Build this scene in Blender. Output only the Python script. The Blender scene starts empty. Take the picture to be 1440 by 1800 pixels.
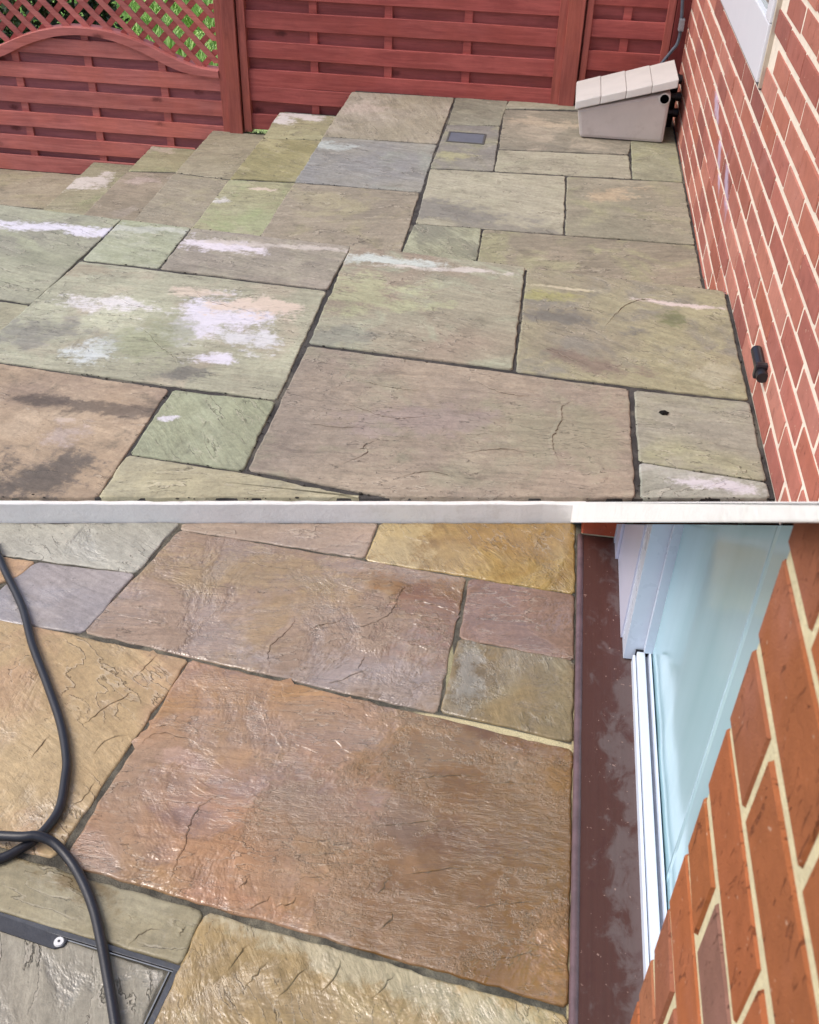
import bpy, bmesh, math, random
import numpy as np
from mathutils import Vector, Matrix
random.seed(7)
rng = np.random.default_rng(11)
sc = bpy.context.scene
C = sc.collection

# ------------------------------------------------------------------ camera, sky, sun, exposure
H = 1.425                                    # eye height above the lower patio
FPX = 1818.35                                # focal length in pixels of a 1440-wide picture
TH, YAW, ROLL = math.radians(38.205), math.radians(-6.7725), math.radians(1.9115)
_f = np.array([math.sin(YAW)*math.cos(TH), math.cos(YAW)*math.cos(TH), -math.sin(TH)])
_r = np.array([math.cos(YAW), -math.sin(YAW), 0.0])
_u = np.cross(_r, _f)
_r, _u = _r*math.cos(ROLL)+_u*math.sin(ROLL), -_r*math.sin(ROLL)+_u*math.cos(ROLL)
cd = bpy.data.cameras.new('camera')
cam = bpy.data.objects.new('camera', cd); C.objects.link(cam)
cd.sensor_fit = 'HORIZONTAL'; cd.sensor_width = 36.0; cd.lens = 36.0*FPX/1440
cd.dof.use_dof = True; cd.dof.focus_distance = 2.3; cd.dof.aperture_fstop = 26.0
cd.clip_start = 0.02; cd.clip_end = 3000
m = Matrix.Identity(4)
for i in range(3):
    m[i][0] = _r[i]; m[i][1] = _u[i]; m[i][2] = -_f[i]
m[0][3], m[1][3], m[2][3] = 0, 0, H
cam.matrix_world = m
sc.camera = cam

SUN_EL, SUN_AZ = math.radians(52), math.radians(257)     # azimuth measured clockwise from +Y
w = bpy.data.worlds.new('World'); sc.world = w; w.use_nodes = True
wn = w.node_tree
sky = wn.nodes.new('ShaderNodeTexSky'); sky.sky_type = 'NISHITA'; sky.sun_disc = False
sky.sun_elevation = SUN_EL; sky.sun_rotation = SUN_AZ
sky.air_density = 0.8; sky.dust_density = 3.0; sky.ozone_density = 0.6
bg = wn.nodes['Background']; bg.inputs['Strength'].default_value = 0.15
wn.links.new(sky.outputs[0], bg.inputs[0])
sd = bpy.data.lights.new('sun', 'SUN'); sd.energy = 1.2; sd.angle = math.radians(38); sd.color = (1.0, 0.95, 0.89)
so = bpy.data.objects.new('sun', sd); C.objects.link(so)
_sd = Vector((math.sin(SUN_AZ)*math.cos(SUN_EL), math.cos(SUN_AZ)*math.cos(SUN_EL), math.sin(SUN_EL)))
so.rotation_euler = _sd.to_track_quat('Z', 'Y').to_euler()
sc.view_settings.view_transform = 'Standard'; sc.view_settings.look = 'None'
sc.view_settings.exposure = 0.60; sc.view_settings.gamma = 1.0
sc.render.film_transparent = False

# ------------------------------------------------------------------ photo measurements -> places
def ray(x, y):
    d = _f*FPX+_r*(x-720)-_u*(y-900); return d/np.linalg.norm(d)
def un(x, y, z=0.0):
    d = ray(x, y); t = (z-H)/d[2]; return np.array([t*d[0], t*d[1], z])
def onY(x, y, Y):
    d = ray(x, y); t = Y/d[1]; return np.array([t*d[0], Y, H+t*d[2]])
def onX(x, y, X):
    d = ray(x, y); t = X/d[0]; return np.array([X, t*d[1], H+t*d[2]])

ZL, ZN = 0.0, 0.06
ZA, ZB, ZC, ZD, ZE, ZG = -0.105, -0.236, -0.353, -0.459, -0.569, -0.643
XA, XB, XC, XD, XE = -0.978, -1.345, -1.706, -2.045, -2.378
YF = 5.22          # face of the fence
XW = 0.585         # face of the house wall
XS = 0.160         # front of the door sill
ZGND = -0.80

# ------------------------------------------------------------------ helpers: objects
def link(o, parent=None):
    C.objects.link(o)
    if parent is not None: o.parent = parent
    return o
def obj(name, bm, mat, parent=None, smooth=False, loc=None):
    me = bpy.data.meshes.new(name); bm.normal_update(); bm.to_mesh(me); bm.free()
    if smooth:
        for p in me.polygons: p.use_smooth = True
    me.materials.append(mat)
    o = bpy.data.objects.new(name, me)
    if loc is not None: o.location = loc
    return link(o, parent)
def empty(name, loc=(0, 0, 0)):
    o = bpy.data.objects.new(name, None); o.location = loc; o.empty_display_size = 0.05
    return link(o)
def tag(o, label, cat, group=None):
    o['label'] = label; o['category'] = cat; o['kind'] = 'thing'
    if group: o['group'] = group
    return o
def kind(o, k): o['kind'] = k; return o

def box(bm, a, b, bev=0.0, mat=None):
    x0, y0, z0 = a; x1, y1, z1 = b
    v = [bm.verts.new(p) for p in ((x0,y0,z0),(x1,y0,z0),(x1,y1,z0),(x0,y1,z0),(x0,y0,z1),(x1,y0,z1),(x1,y1,z1),(x0,y1,z1))]
    fs = [bm.faces.new([v[i] for i in q]) for q in ((0,3,2,1),(4,5,6,7),(0,1,5,4),(1,2,6,5),(2,3,7,6),(3,0,4,7))]
    if bev > 0:
        es = list({e for f in fs for e in f.edges})
        bmesh.ops.bevel(bm, geom=es, offset=bev, segments=2, profile=0.6, affect='EDGES')
    return v
def hexa(bm, pts, bev=0.0):
    v = [bm.verts.new(p) for p in pts]
    fs = [bm.faces.new([v[i] for i in q]) for q in ((0,3,2,1),(4,5,6,7),(0,1,5,4),(1,2,6,5),(2,3,7,6),(3,0,4,7))]
    if bev > 0:
        bmesh.ops.bevel(bm, geom=list({e for f in fs for e in f.edges}), offset=bev, segments=2, profile=0.6, affect='EDGES')
def prism(bm, poly, z0, z1):
    b = [bm.verts.new((p[0], p[1], z0)) for p in poly]; t = [bm.verts.new((p[0], p[1], z1)) for p in poly]
    bm.faces.new(t); bm.faces.new(b[::-1]); n = len(poly)
    for i in range(n): bm.faces.new((b[i], b[(i+1) % n], t[(i+1) % n], t[i]))
def tube(bm, pts, r, seg=14, caps=True):
    pts = [Vector(p) for p in pts]; rings = []; up = Vector((0, 0, 1)); prev = None
    for i, p in enumerate(pts):
        t = (pts[min(i+1, len(pts)-1)]-pts[max(i-1, 0)]).normalized()
        if prev is None:
            a = t.cross(up)
            if a.length < 1e-3: a = t.cross(Vector((1, 0, 0)))
        else:
            a = prev-t*prev.dot(t)
        a.normalize(); prev = a; b = t.cross(a)
        rr = r(i) if callable(r) else r
        rings.append([bm.verts.new(p+a*(rr*math.cos(k*2*math.pi/seg))+b*(rr*math.sin(k*2*math.pi/seg))) for k in range(seg)])
    for i in range(len(rings)-1):
        for k in range(seg):
            bm.faces.new((rings[i][k], rings[i][(k+1) % seg], rings[i+1][(k+1) % seg], rings[i+1][k]))
    if caps: bm.faces.new(rings[0][::-1]); bm.faces.new(rings[-1])
def spline(pts, n=12):
    P = [np.array(p, float) for p in pts]; P = [2*P[0]-P[1]]+P+[2*P[-1]-P[-2]]; out = []
    for i in range(1, len(P)-2):
        for k in range(n):
            t = k/n
            out.append(0.5*((2*P[i])+(-P[i-1]+P[i+1])*t+(2*P[i-1]-5*P[i]+4*P[i+1]-P[i+2])*t*t+(-P[i-1]+3*P[i]-3*P[i+1]+P[i+2])*t**3))
    out.append(P[-2]); return out
def clip(poly, n, c):
    """keep the side n.p >= c of a plan polygon"""
    out = []
    for i in range(len(poly)):
        p, q = poly[i], poly[(i+1) % len(poly)]
        dp, dq = n[0]*p[0]+n[1]*p[1]-c, n[0]*q[0]+n[1]*q[1]-c
        if dp >= 0: out.append(p)
        if (dp >= 0) != (dq >= 0):
            t = dp/(dp-dq); out.append((p[0]+(q[0]-p[0])*t, p[1]+(q[1]-p[1])*t))
    return out
def inset(poly, d):
    n = len(poly); A = 0.5*sum(poly[i][0]*poly[(i+1) % n][1]-poly[(i+1) % n][0]*poly[i][1] for i in range(n))
    P = poly if A > 0 else poly[::-1]
    lines = []
    for i in range(n):
        p, q = np.array(P[i]), np.array(P[(i+1) % n]); t = q-p; t = t/np.linalg.norm(t); nn = np.array([-t[1], t[0]])
        lines.append((nn, nn@p+d))
    out = []
    for i in range(n):
        (n1, c1), (n2, c2) = lines[i-1], lines[i]
        M = np.array([n1, n2])
        if abs(np.linalg.det(M)) < 1e-3: out.append(tuple(np.array(P[i])+n2*d))
        else: out.append(tuple(np.linalg.solve(M, [c1, c2])))
    return out

# ------------------------------------------------------------------ helpers: materials
def lin(c, k=1.0):
    out = []
    for v in c:
        v = v/255.0
        out.append(min(0.9, (v/12.92 if v <= 0.04045 else ((v+0.055)/1.055)**2.4)*k))
    return (*out, 1.0)
class NT:
    def __init__(s, tree): s.t = tree
    def node(s, typ, **kw):
        n = s.t.nodes.new(typ)
        for k, v in kw.items(): setattr(n, k, v)
        return n
    def put(s, sock, v):
        if hasattr(v, 'links') or isinstance(v, bpy.types.NodeSocket): s.t.links.new(v, sock)
        elif v is not None: sock.default_value = v
    def math(s, op, a, b=None, c=None, clamp=False):
        n = s.node('ShaderNodeMath', operation=op, use_clamp=clamp)
        for i, v in enumerate((a, b, c)):
            if v is not None: s.put(n.inputs[i], v)
        return n.outputs[0]
    def vmath(s, op, a, b=None, out=0):
        n = s.node('ShaderNodeVectorMath', operation=op)
        s.put(n.inputs[0], a)
        if b is not None: s.put(n.inputs[3 if op == 'SCALE' else 1], b)
        return n.outputs[out]
    def mix(s, f, a, b, blend='MIX'):
        n = s.node('ShaderNodeMix', data_type='RGBA', blend_type=blend)
        s.put(n.inputs[0], f); s.put(n.inputs[6], a); s.put(n.inputs[7], b); return n.outputs[2]
    def lerp(s, f, a, b):
        n = s.node('ShaderNodeMix', data_type='FLOAT'); s.put(n.inputs[0], f); s.put(n.inputs[2], a); s.put(n.inputs[3], b); return n.outputs[0]
    def noise(s, v, scale, detail=3, rough=0.5, dist=0.0, color=False):
        n = s.node('ShaderNodeTexNoise'); s.put(n.inputs['Vector'], v); s.put(n.inputs['Scale'], scale)
        n.inputs['Detail'].default_value = detail; n.inputs['Roughness'].default_value = rough; s.put(n.inputs['Distortion'], dist)
        return n.outputs['Color' if color else 0]
    def smooth(s, v, a, b, lo=0.0, hi=1.0):
        n = s.node('ShaderNodeMapRange', interpolation_type='SMOOTHSTEP')
        s.put(n.inputs[0], v); s.put(n.inputs[1], a); s.put(n.inputs[2], b); s.put(n.inputs[3], lo); s.put(n.inputs[4], hi); return n.outputs[0]
    def comb(s, x, y, z):
        n = s.node('ShaderNodeCombineXYZ'); s.put(n.inputs[0], x); s.put(n.inputs[1], y); s.put(n.inputs[2], z); return n.outputs[0]
    def rotz(s, v, a):
        n = s.node('ShaderNodeVectorRotate', rotation_type='Z_AXIS'); s.put(n.inputs['Vector'], v); s.put(n.inputs['Angle'], a); return n.outputs[0]
    def coord(s): return s.node('ShaderNodeTexCoord').outputs['Object']
    def bump(s, h, strength=1.0, dist=1.0):
        n = s.node('ShaderNodeBump'); n.inputs['Strength'].default_value = strength; n.inputs['Distance'].default_value = dist
        s.put(n.inputs['Height'], h); return n.outputs[0]
def new_mat(name):
    mt = bpy.data.materials.new(name); mt.use_nodes = True
    t = mt.node_tree; return mt, NT(t), t.nodes['Principled BSDF']

def sandstone_group():
    g = bpy.data.node_groups.new('riven_sandstone', 'ShaderNodeTree'); I = g.interface
    def inp(n, ty, dv=None):
        s = I.new_socket(name=n, in_out='INPUT', socket_type=ty)
        if dv is not None: s.default_value = dv
    inp('Vector', 'NodeSocketVector'); inp('C1', 'NodeSocketColor'); inp('C2', 'NodeSocketColor'); inp('C3', 'NodeSocketColor')
    inp('Angle', 'NodeSocketFloat', 0.0); inp('Stretch', 'NodeSocketFloat', 3.0); inp('Steps', 'NodeSocketFloat', 10.0)
    inp('Relief', 'NodeSocketFloat', 1.0); inp('Dirt', 'NodeSocketFloat', 0.3); inp('Blotch', 'NodeSocketFloat', 0.5); inp('Edge', 'NodeSocketFloat', 0.4)
    for n, ty in (('Color', 'NodeSocketColor'), ('Height', 'NodeSocketFloat'), ('Shade', 'NodeSocketFloat')):
        I.new_socket(name=n, in_out='OUTPUT', socket_type=ty)
    N = NT(g); gi = N.node('NodeGroupInput').outputs; go = N.node('NodeGroupOutput')
    v = gi['Vector']
    vr = N.rotz(v, gi['Angle'])
    warp = N.vmath('SCALE', N.vmath('SUBTRACT', N.noise(v, 6.0, 5, 0.62, color=True), (0.5, 0.5, 0.5)), 0.085)
    warp = N.vmath('MULTIPLY', warp, (1.0, 0.42, 1.0))
    vw = N.vmath('ADD', vr, warp)
    sx = N.node('ShaderNodeSeparateXYZ'); N.put(sx.inputs[0], vw)
    vs = N.comb(sx.outputs[0], N.math('MULTIPLY', sx.outputs[1], gi['Stretch']), sx.outputs[2])
    # delaminated layers: a noise height cut into steps with sharp, ragged edges
    field = N.noise(vs, 2.5, 8, 0.56, 0.15)
    t = N.math('MULTIPLY', field, gi['Steps'])
    fr = N.math('FRACT', t); fl = N.math('FLOOR', t)
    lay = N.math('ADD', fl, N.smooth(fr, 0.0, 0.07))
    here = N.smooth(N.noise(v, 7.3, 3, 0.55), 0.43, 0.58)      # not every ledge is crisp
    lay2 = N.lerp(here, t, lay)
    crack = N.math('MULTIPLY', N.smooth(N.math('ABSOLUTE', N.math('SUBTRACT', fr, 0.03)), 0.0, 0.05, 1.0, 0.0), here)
    vstreak = N.comb(N.math('MULTIPLY', sx.outputs[0], 7.0), N.math('MULTIPLY', sx.outputs[1], N.math('MULTIPLY', gi['Stretch'], 17.0)), sx.outputs[2])
    streak = N.noise(vstreak, 1.0, 4, 0.6, 0.6)
    med = N.noise(vw, 38.0, 3, 0.6, 0.4)
    fine = N.noise(v, 330.0, 2, 0.6)
    h = N.math('MULTIPLY', lay2, 0.0019)
    h = N.math('ADD', h, N.math('MULTIPLY', streak, 0.0016))
    h = N.math('ADD', h, N.math('MULTIPLY', med, 0.0012))
    h = N.math('MULTIPLY', h, gi['Relief'])
    h = N.math('ADD', h, N.math('MULTIPLY', fine, 0.00040))
    # colour
    big = N.noise(vw, 3.1, 3, 0.55)
    c = N.mix(N.smooth(big, 0.36, 0.64), gi['C1'], gi['C2'])
    b2 = N.smooth(N.noise(N.vmath('ADD', vw, (7.3, 2.1, 0.0)), 4.7, 5, 0.62, 0.8), 0.48, 0.66)
    c = N.mix(N.math('MULTIPLY', b2, gi['Blotch']), c, gi['C3'])
    wnz = N.node('ShaderNodeTexWhiteNoise', noise_dimensions='1D'); N.put(wnz.inputs['W'], fl)
    tint = N.lerp(here, 1.0, N.math('MULTIPLY_ADD', wnz.outputs[0], 0.16, 0.92))
    sk = N.math('MULTIPLY_ADD', N.math('SUBTRACT', streak, 0.5), 0.70, 1.0)
    sk2 = N.math('MULTIPLY_ADD', N.math('SUBTRACT', N.noise(v, 95.0, 5, 0.75), 0.5), 0.85, 1.0)
    sk3 = N.math('MULTIPLY_ADD', N.math('SUBTRACT', N.noise(vw, 21.0, 5, 0.7, 0.5), 0.5), 0.50, 1.0)
    shade = N.math('MULTIPLY', N.math('MULTIPLY', tint, sk), N.math('MULTIPLY', sk2, sk3))
    c = N.mix(1.0, c, N.comb(shade, shade, shade), 'MULTIPLY')
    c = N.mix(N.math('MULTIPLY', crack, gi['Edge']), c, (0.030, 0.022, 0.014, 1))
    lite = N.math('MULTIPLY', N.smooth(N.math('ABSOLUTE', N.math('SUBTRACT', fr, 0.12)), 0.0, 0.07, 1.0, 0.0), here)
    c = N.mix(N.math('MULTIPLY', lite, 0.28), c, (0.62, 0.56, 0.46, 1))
    dirt = N.smooth(N.noise(v, 9.0, 6, 0.72, 0.5), 0.52, 0.70)
    c = N.mix(N.math('MULTIPLY', dirt, gi['Dirt']), c, (0.105, 0.095, 0.070, 1))
    speck = N.smooth(N.noise(v, 120.0, 1, 0.5), 0.70, 0.76)
    c = N.mix(N.math('MULTIPLY', speck, 0.35), c, (0.05, 0.045, 0.035, 1))
    N.put(go.inputs['Color'], c); N.put(go.inputs['Height'], h); N.put(go.inputs['Shade'], shade)
    return g
SG = sandstone_group()
KS = 0.80          # sunlit picture value -> base colour
def grey(c, s):
    l = 0.3*c[0]+0.55*c[1]+0.15*c[2]; return tuple(l+(v-l)*s for v in c)
def stone_mat(name, cols, angle=0.0, stretch=3.0, steps=10, relief=.5, dirt=0.3, blotch=0.5, edge=0.4, wet=0.0, patches=(), rough=0.78, k=None, sat=0.72):
    mt, N, P = new_mat(name); k = KS if k is None else k
    co = N.coord()
    seed = (random.uniform(-40, 40), random.uniform(-40, 40), random.uniform(-5, 5))
    v = N.vmath('ADD', co, seed)
    g = N.node('ShaderNodeGroup', node_tree=SG)
    N.put(g.inputs['Vector'], v)
    for i in range(3): g.inputs['C%d' % (i+1)].default_value = lin(grey(cols[i], sat), k)
    for n_, x in (('Angle', angle), ('Stretch', stretch), ('Steps', steps), ('Relief', relief), ('Dirt', dirt), ('Blotch', blotch), ('Edge', edge)):
        g.inputs[n_].default_value = x
    c = g.outputs['Color']; h = g.outputs['Height']; wetmask = None
    for p in patches:
        (px, py), (ra, rb), ang, col, strength, rag = p[:6]; kd = p[6] if len(p) > 6 else 'tone_patch'
        q = N.rotz(N.vmath('SUBTRACT', co, (px, py, 0.0)), -ang)
        q = N.vmath('MULTIPLY', q, (1/ra, 1/rb, 0.0))
        w1 = N.vmath('SCALE', N.vmath('SUBTRACT', N.noise(v, rag*0.9, 4, 0.6, color=True), (0.5, 0.5, 0.5)), 3.6)
        w2 = N.vmath('SCALE', N.vmath('SUBTRACT', N.noise(v, rag*4.5, 5, 0.7, color=True), (0.5, 0.5, 0.5)), 1.7)
        q = N.vmath('MULTIPLY', N.vmath('ADD', q, N.vmath('ADD', w1, w2)), (1.0, 1.0, 0.0))
        d = N.math('ADD', N.vmath('LENGTH', q, out=1), N.math('MULTIPLY', N.math('SUBTRACT', N.noise(v, 55.0, 4, 0.7), 0.5), 0.6))
        d = N.math('SUBTRACT', d, N.math('MULTIPLY', N.math('SUBTRACT', g.outputs['Shade'], 0.95), 1.3))
        msk = N.math('MULTIPLY', N.smooth(d, 0.20 if kd == 'soft' else 0.42, 1.35 if kd == 'soft' else 1.22, 1.0, 0.0), strength)
        if kd == 'wet':
            wetmask = msk if wetmask is None else N.math('MAXIMUM', wetmask, msk)
            c = N.mix(msk, c, N.mix(1.0, c, lin(col, 1.0), 'MULTIPLY'))
        else:
            sh = N.math('MULTIPLY_ADD', g.outputs['Shade'], 0.85, 0.15) if max(col) < 205 else N.math('MULTIPLY_ADD', g.outputs['Shade'], 0.30, 0.70)
            c = N.mix(msk, c, N.mix(1.0, lin(grey(col, 0.88), k), N.comb(sh, sh, sh), 'MULTIPLY'))
    at = N.node('ShaderNodeAttribute', attribute_name='ledge_shade')
    c = N.mix(N.math('MULTIPLY', at.outputs['Fac'], 0.85), c, (0.050, 0.030, 0.015, 1))  # shadow line of each ledge mixed into the stone colour
    r = N.math('MULTIPLY_ADD', N.noise(v, 14.0, 3, 0.6), 0.22, rough-0.11)
    if wet > 0:
        base = N.math('MULTIPLY', N.smooth(N.noise(v, 6.0, 5, 0.65, 0.5), 0.60-0.35*wet, 0.78-0.35*wet), min(1.0, wet+0.5))
        wetmask = base if wetmask is None else N.math('MAXIMUM', wetmask, base)
    if wetmask is not None:
        nrm = N.node('ShaderNodeSeparateXYZ'); N.put(nrm.inputs[0], N.node('ShaderNodeNewGeometry').outputs['Normal'])
        wetmask = N.math('MULTIPLY', wetmask, N.smooth(nrm.outputs[2], 0.55, 0.90, 0.25, 1.0))
        r = N.lerp(wetmask, r, 0.17)
        h = N.lerp(wetmask, h, N.math('ADD', N.math('MULTIPLY', h, 0.62), N.math('MULTIPLY', N.noise(N.vmath('MULTIPLY', N.rotz(v, angle), (1.0, 3.0, 1.0)), 34.0, 6, 0.66, 1.2), N.math('MULTIPLY', N.smooth(N.noise(v, 5.2, 4, 0.6), 0.36, 0.66), 0.0040))))
        P.inputs['Coat Roughness'].default_value = 0.07; P.inputs['Coat IOR'].default_value = 1.82
        N.put(P.inputs['Coat Weight'], wetmask)
    N.put(P.inputs['Base Color'], c); N.put(P.inputs['Roughness'], r); N.put(P.inputs['Normal'], N.bump(h))
    if wetmask is not None: N.put(P.inputs['Coat Normal'], N.bump(h))
    P.inputs['Specular IOR Level'].default_value = 0.42
    return mt

def mortar_mat(name, a, b, c3, scale=18.0, patches=()):
    mt, N, P = new_mat(name); co = N.coord()
    c = N.mix(N.smooth(N.noise(co, scale, 4, 0.6), 0.38, 0.62), lin(a), lin(b))
    c = N.mix(N.smooth(N.noise(co, scale*0.33, 3, 0.6), 0.55, 0.66), c, lin(c3))
    for (px, py), (ra, rb), ang, col in patches:
        q = N.vmath('MULTIPLY', N.rotz(N.vmath('SUBTRACT', co, (px, py, 0.0)), -ang), (1/ra, 1/rb, 0.0))
        c = N.mix(N.smooth(N.vmath('LENGTH', q, out=1), 0.85, 1.1, 1.0, 0.0), c, lin(col))
    g = N.noise(co, 420.0, 2, 0.7)
    k = N.math('MULTIPLY_ADD', g, 1.3, 0.35)
    c = N.mix(1.0, c, N.comb(k, k, k), 'MULTIPLY')
    h = N.math('ADD', N.math('MULTIPLY', g, 0.0016), N.math('MULTIPLY', N.noise(co, 60, 3, 0.6), 0.004))
    N.put(P.inputs['Base Color'], c); P.inputs['Roughness'].default_value = 0.9; N.put(P.inputs['Normal'], N.bump(h))
    return mt

def plain_mat(name, col, rough=0.5, spec=0.5, var=0.10, scale=12.0, bumpn=0.0003, bscale=180.0, metal=0.0, col2=None, k=0.86, dirt=0.0, dirtcol=(70, 62, 50)):
    mt, N, P = new_mat(name); co = N.coord()
    n = N.noise(co, scale, 5, 0.62)
    c2 = lin(col2, k) if col2 else tuple(x*(1-var) for x in lin(col, k)[:3])+(1,)
    c = N.mix(N.smooth(n, 0.35, 0.65), lin(col, k), c2)
    if dirt > 0: c = N.mix(N.math('MULTIPLY', N.smooth(N.noise(N.vmath('ADD', co, (3, 5, 1)), scale*2.3, 6, 0.7), 0.54, 0.72), dirt), c, lin(dirtcol, k))
    N.put(P.inputs['Base Color'], c)
    N.put(P.inputs['Roughness'], N.math('MULTIPLY_ADD', n, 0.2, rough-0.1))
    P.inputs['Specular IOR Level'].default_value = spec; P.inputs['Metallic'].default_value = metal
    if bumpn: N.put(P.inputs['Normal'], N.bump(N.math('MULTIPLY', N.noise(co, bscale, 3, 0.6), bumpn)))
    return mt

def wood_mat(name, col, col2, axis='x', warmcol=None, k=1.12):
    mt, N, P = new_mat(name); co = N.coord()
    geo = N.node('ShaderNodeNewGeometry').outputs['Random Per Island']
    off = N.comb(N.math('MULTIPLY', geo, 31.7), N.math('MULTIPLY', geo, 17.3), N.math('MULTIPLY', geo, 53.1))
    v = N.vmath('ADD', co, off)
    s = (1.6, 22.0, 22.0) if axis == 'x' else (22.0, 22.0, 1.6)
    vs = N.vmath('MULTIPLY', v, s)
    grain = N.noise(vs, 1.0, 5, 0.6, 1.6)
    fine = N.noise(N.vmath('MULTIPLY', v, tuple(6*x for x in s)), 1.0, 3, 0.6)
    c = N.mix(N.smooth(grain, 0.35, 0.68), lin(col, k), lin(col2, k))
    c = N.mix(N.math('MULTIPLY', N.smooth(N.noise(v, 3.0, 3, 0.6), 0.45, 0.7), 0.55), c, lin(warmcol or col, k))
    tt = N.math('MULTIPLY_ADD', geo, 0.26, 0.87)
    c = N.mix(1.0, c, N.comb(tt, tt, tt), 'MULTIPLY')
    vor = N.node('ShaderNodeTexVoronoi'); N.put(vor.inputs['Vector'], N.vmath('MULTIPLY', v, (4.2, 4.2, 9.0) if axis == 'x' else (9.0, 4.2, 4.2)))
    vor.inputs['Scale'].default_value = 1.0; vor.inputs['Randomness'].default_value = 1.0
    knot = N.smooth(N.math('ADD', vor.outputs['Distance'], N.math('MULTIPLY', N.math('SUBTRACT', N.noise(v, 60, 3, 0.6), 0.5), 0.16)), 0.05, 0.19, 1.0, 0.0)
    c = N.mix(N.math('MULTIPLY', knot, 0.75), c, lin((88, 40, 38), k))
    worn = N.smooth(N.noise(N.vmath('ADD', v, (9, 1, 4)), 17, 5, 0.7), 0.68, 0.76)
    c = N.mix(N.math('MULTIPLY', worn, 0.35), c, lin((205, 150, 138), k))
    gk = N.math('MULTIPLY_ADD', N.math('SUBTRACT', fine, .5), .55, 1.0); c = N.mix(1.0, c, N.comb(gk, gk, gk), 'MULTIPLY')
    gz = N.math('MULTIPLY_ADD', N.math('SUBTRACT', N.noise(v, 8.0, 5, 0.7), .5), .5, 1.0); c = N.mix(1.0, c, N.comb(gz, gz, gz), 'MULTIPLY')
    h = N.math('ADD', N.math('MULTIPLY', grain, 0.0014), N.math('MULTIPLY', fine, 0.0006))
    N.put(P.inputs['Base Color'], c); N.put(P.inputs['Normal'], N.bump(h))
    N.put(P.inputs['Roughness'], N.math('MULTIPLY_ADD', fine, 0.2, 0.52)); P.inputs['Specular IOR Level'].default_value = 0.35
    return mt

def brick_mat(name, cols, salts=(), scale=1.0, k=0.82, drag=0.5):
    mt, N, P = new_mat(name); co = N.coord()
    geo = N.node('ShaderNodeNewGeometry').outputs['Random Per Island']
    v = N.vmath('ADD', co, N.comb(N.math('MULTIPLY', geo, 13.0), N.math('MULTIPLY', geo, 29.0), N.math('MULTIPLY', geo, 7.0)))
    cr = N.node('ShaderNodeValToRGB'); N.put(cr.inputs[0], geo)
    e = cr.color_ramp.elements; e[0].position = 0.0; e[0].color = lin(cols[0], k); e[1].position = 1.0; e[1].color = lin(cols[-1], k)
    for i, c_ in enumerate(cols[1:-1]): ne = e.new((i+1)/(len(cols)-1)); ne.color = lin(c_, k)
    c = cr.outputs[0]
    m1 = N.noise(v, 22.0/scale, 4, 0.62)
    kk = N.math('MULTIPLY_ADD', m1, 0.55, 0.72); c = N.mix(1.0, c, N.comb(kk, kk, kk), 'MULTIPLY')
    vd = N.vmath('MULTIPLY', v, (30.0, 30.0, 9.0))
    dg = N.noise(N.rotz(vd, 0.0), 1.6/scale, 4, 0.65, 1.4)
    c = N.mix(N.math('MULTIPLY', N.smooth(dg, 0.60, 0.68), drag), c, lin((96, 46, 34), k))
    pale = N.smooth(N.noise(v, 75.0/scale, 2, 0.5), 0.71, 0.75)
    c = N.mix(N.math('MULTIPLY', pale, 0.6), c, lin((215, 185, 160), k))
    haze = N.smooth(N.noise(co, 5.0, 4, 0.6), 0.5, 0.75)
    c = N.mix(N.math('MULTIPLY', haze, 0.38), c, lin((190, 135, 125), k))
    for (py, pz), (ra, rb), ang in salts:
        q = N.vmath('SUBTRACT', co, (0.0, py, pz))
        n = N.node('ShaderNodeVectorRotate', rotation_type='X_AXIS'); N.put(n.inputs['Vector'], q); n.inputs['Angle'].default_value = -ang
        q = N.vmath('MULTIPLY', n.outputs[0], (0.0, 1/ra, 1/rb))
        d = N.math('ADD', N.vmath('LENGTH', q, out=1), N.math('MULTIPLY', N.math('SUBTRACT', N.noise(co, 40, 4, 0.6), 0.5), 1.4))
        c = N.mix(N.math('MULTIPLY', N.smooth(d, 0.3, 1.1, 1.0, 0.0), 0.75), c, lin((205, 190, 215), k))
    h = N.math('ADD', N.math('MULTIPLY', m1, 0.0022), N.math('MULTIPLY', N.noise(v, 260.0/scale, 3, 0.65), 0.0012))
    h = N.math('SUBTRACT', h, N.math('MULTIPLY', N.smooth(dg, 0.60, 0.68), 0.0012))
    N.put(P.inputs['Base Color'], c); P.inputs['Roughness'].default_value = 0.85; N.put(P.inputs['Normal'], N.bump(h))
    P.inputs['Specular IOR Level'].default_value = 0.25
    return mt

# ------------------------------------------------------------------ the setting: ground, lawn, terrace bases
bm = bmesh.new(); box(bm, (-800, -800, ZGND-0.3), (800, 800, ZGND-0.012))
kind(obj('ground', bm, plain_mat('soil', (92, 80, 62), 0.95, 0.2, 0.3, 3.0, 0.004, 30.0)), 'structure')

mt_lawn, N, P = new_mat('lawn_green'); co = N.coord()
c = N.mix(N.smooth(N.noise(co, 2.2, 5, 0.65), 0.35, 0.65), lin((160, 190, 104), 1.05), lin((196, 218, 144), 1.05))
c = N.mix(N.math('MULTIPLY', N.smooth(N.noise(co, 30, 4, 0.6), 0.5, 0.7), 0.6), c, lin((120, 156, 76), 1.0))
N.put(P.inputs['Base Color'], c); P.inputs['Roughness'].default_value = 0.9
N.put(P.inputs['Normal'], N.bump(N.math('MULTIPLY', N.noise(co, 60, 4, 0.7), 0.02)))
bm = bmesh.new(); box(bm, (-200, YF+0.12, ZGND-0.05), (200, 400, ZGND))
kind(obj('lawn', bm, mt_lawn), 'structure')

mort_up = mortar_mat('dark_joint_sand', (72, 69, 66), (50, 48, 47), (98, 94, 84))
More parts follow.
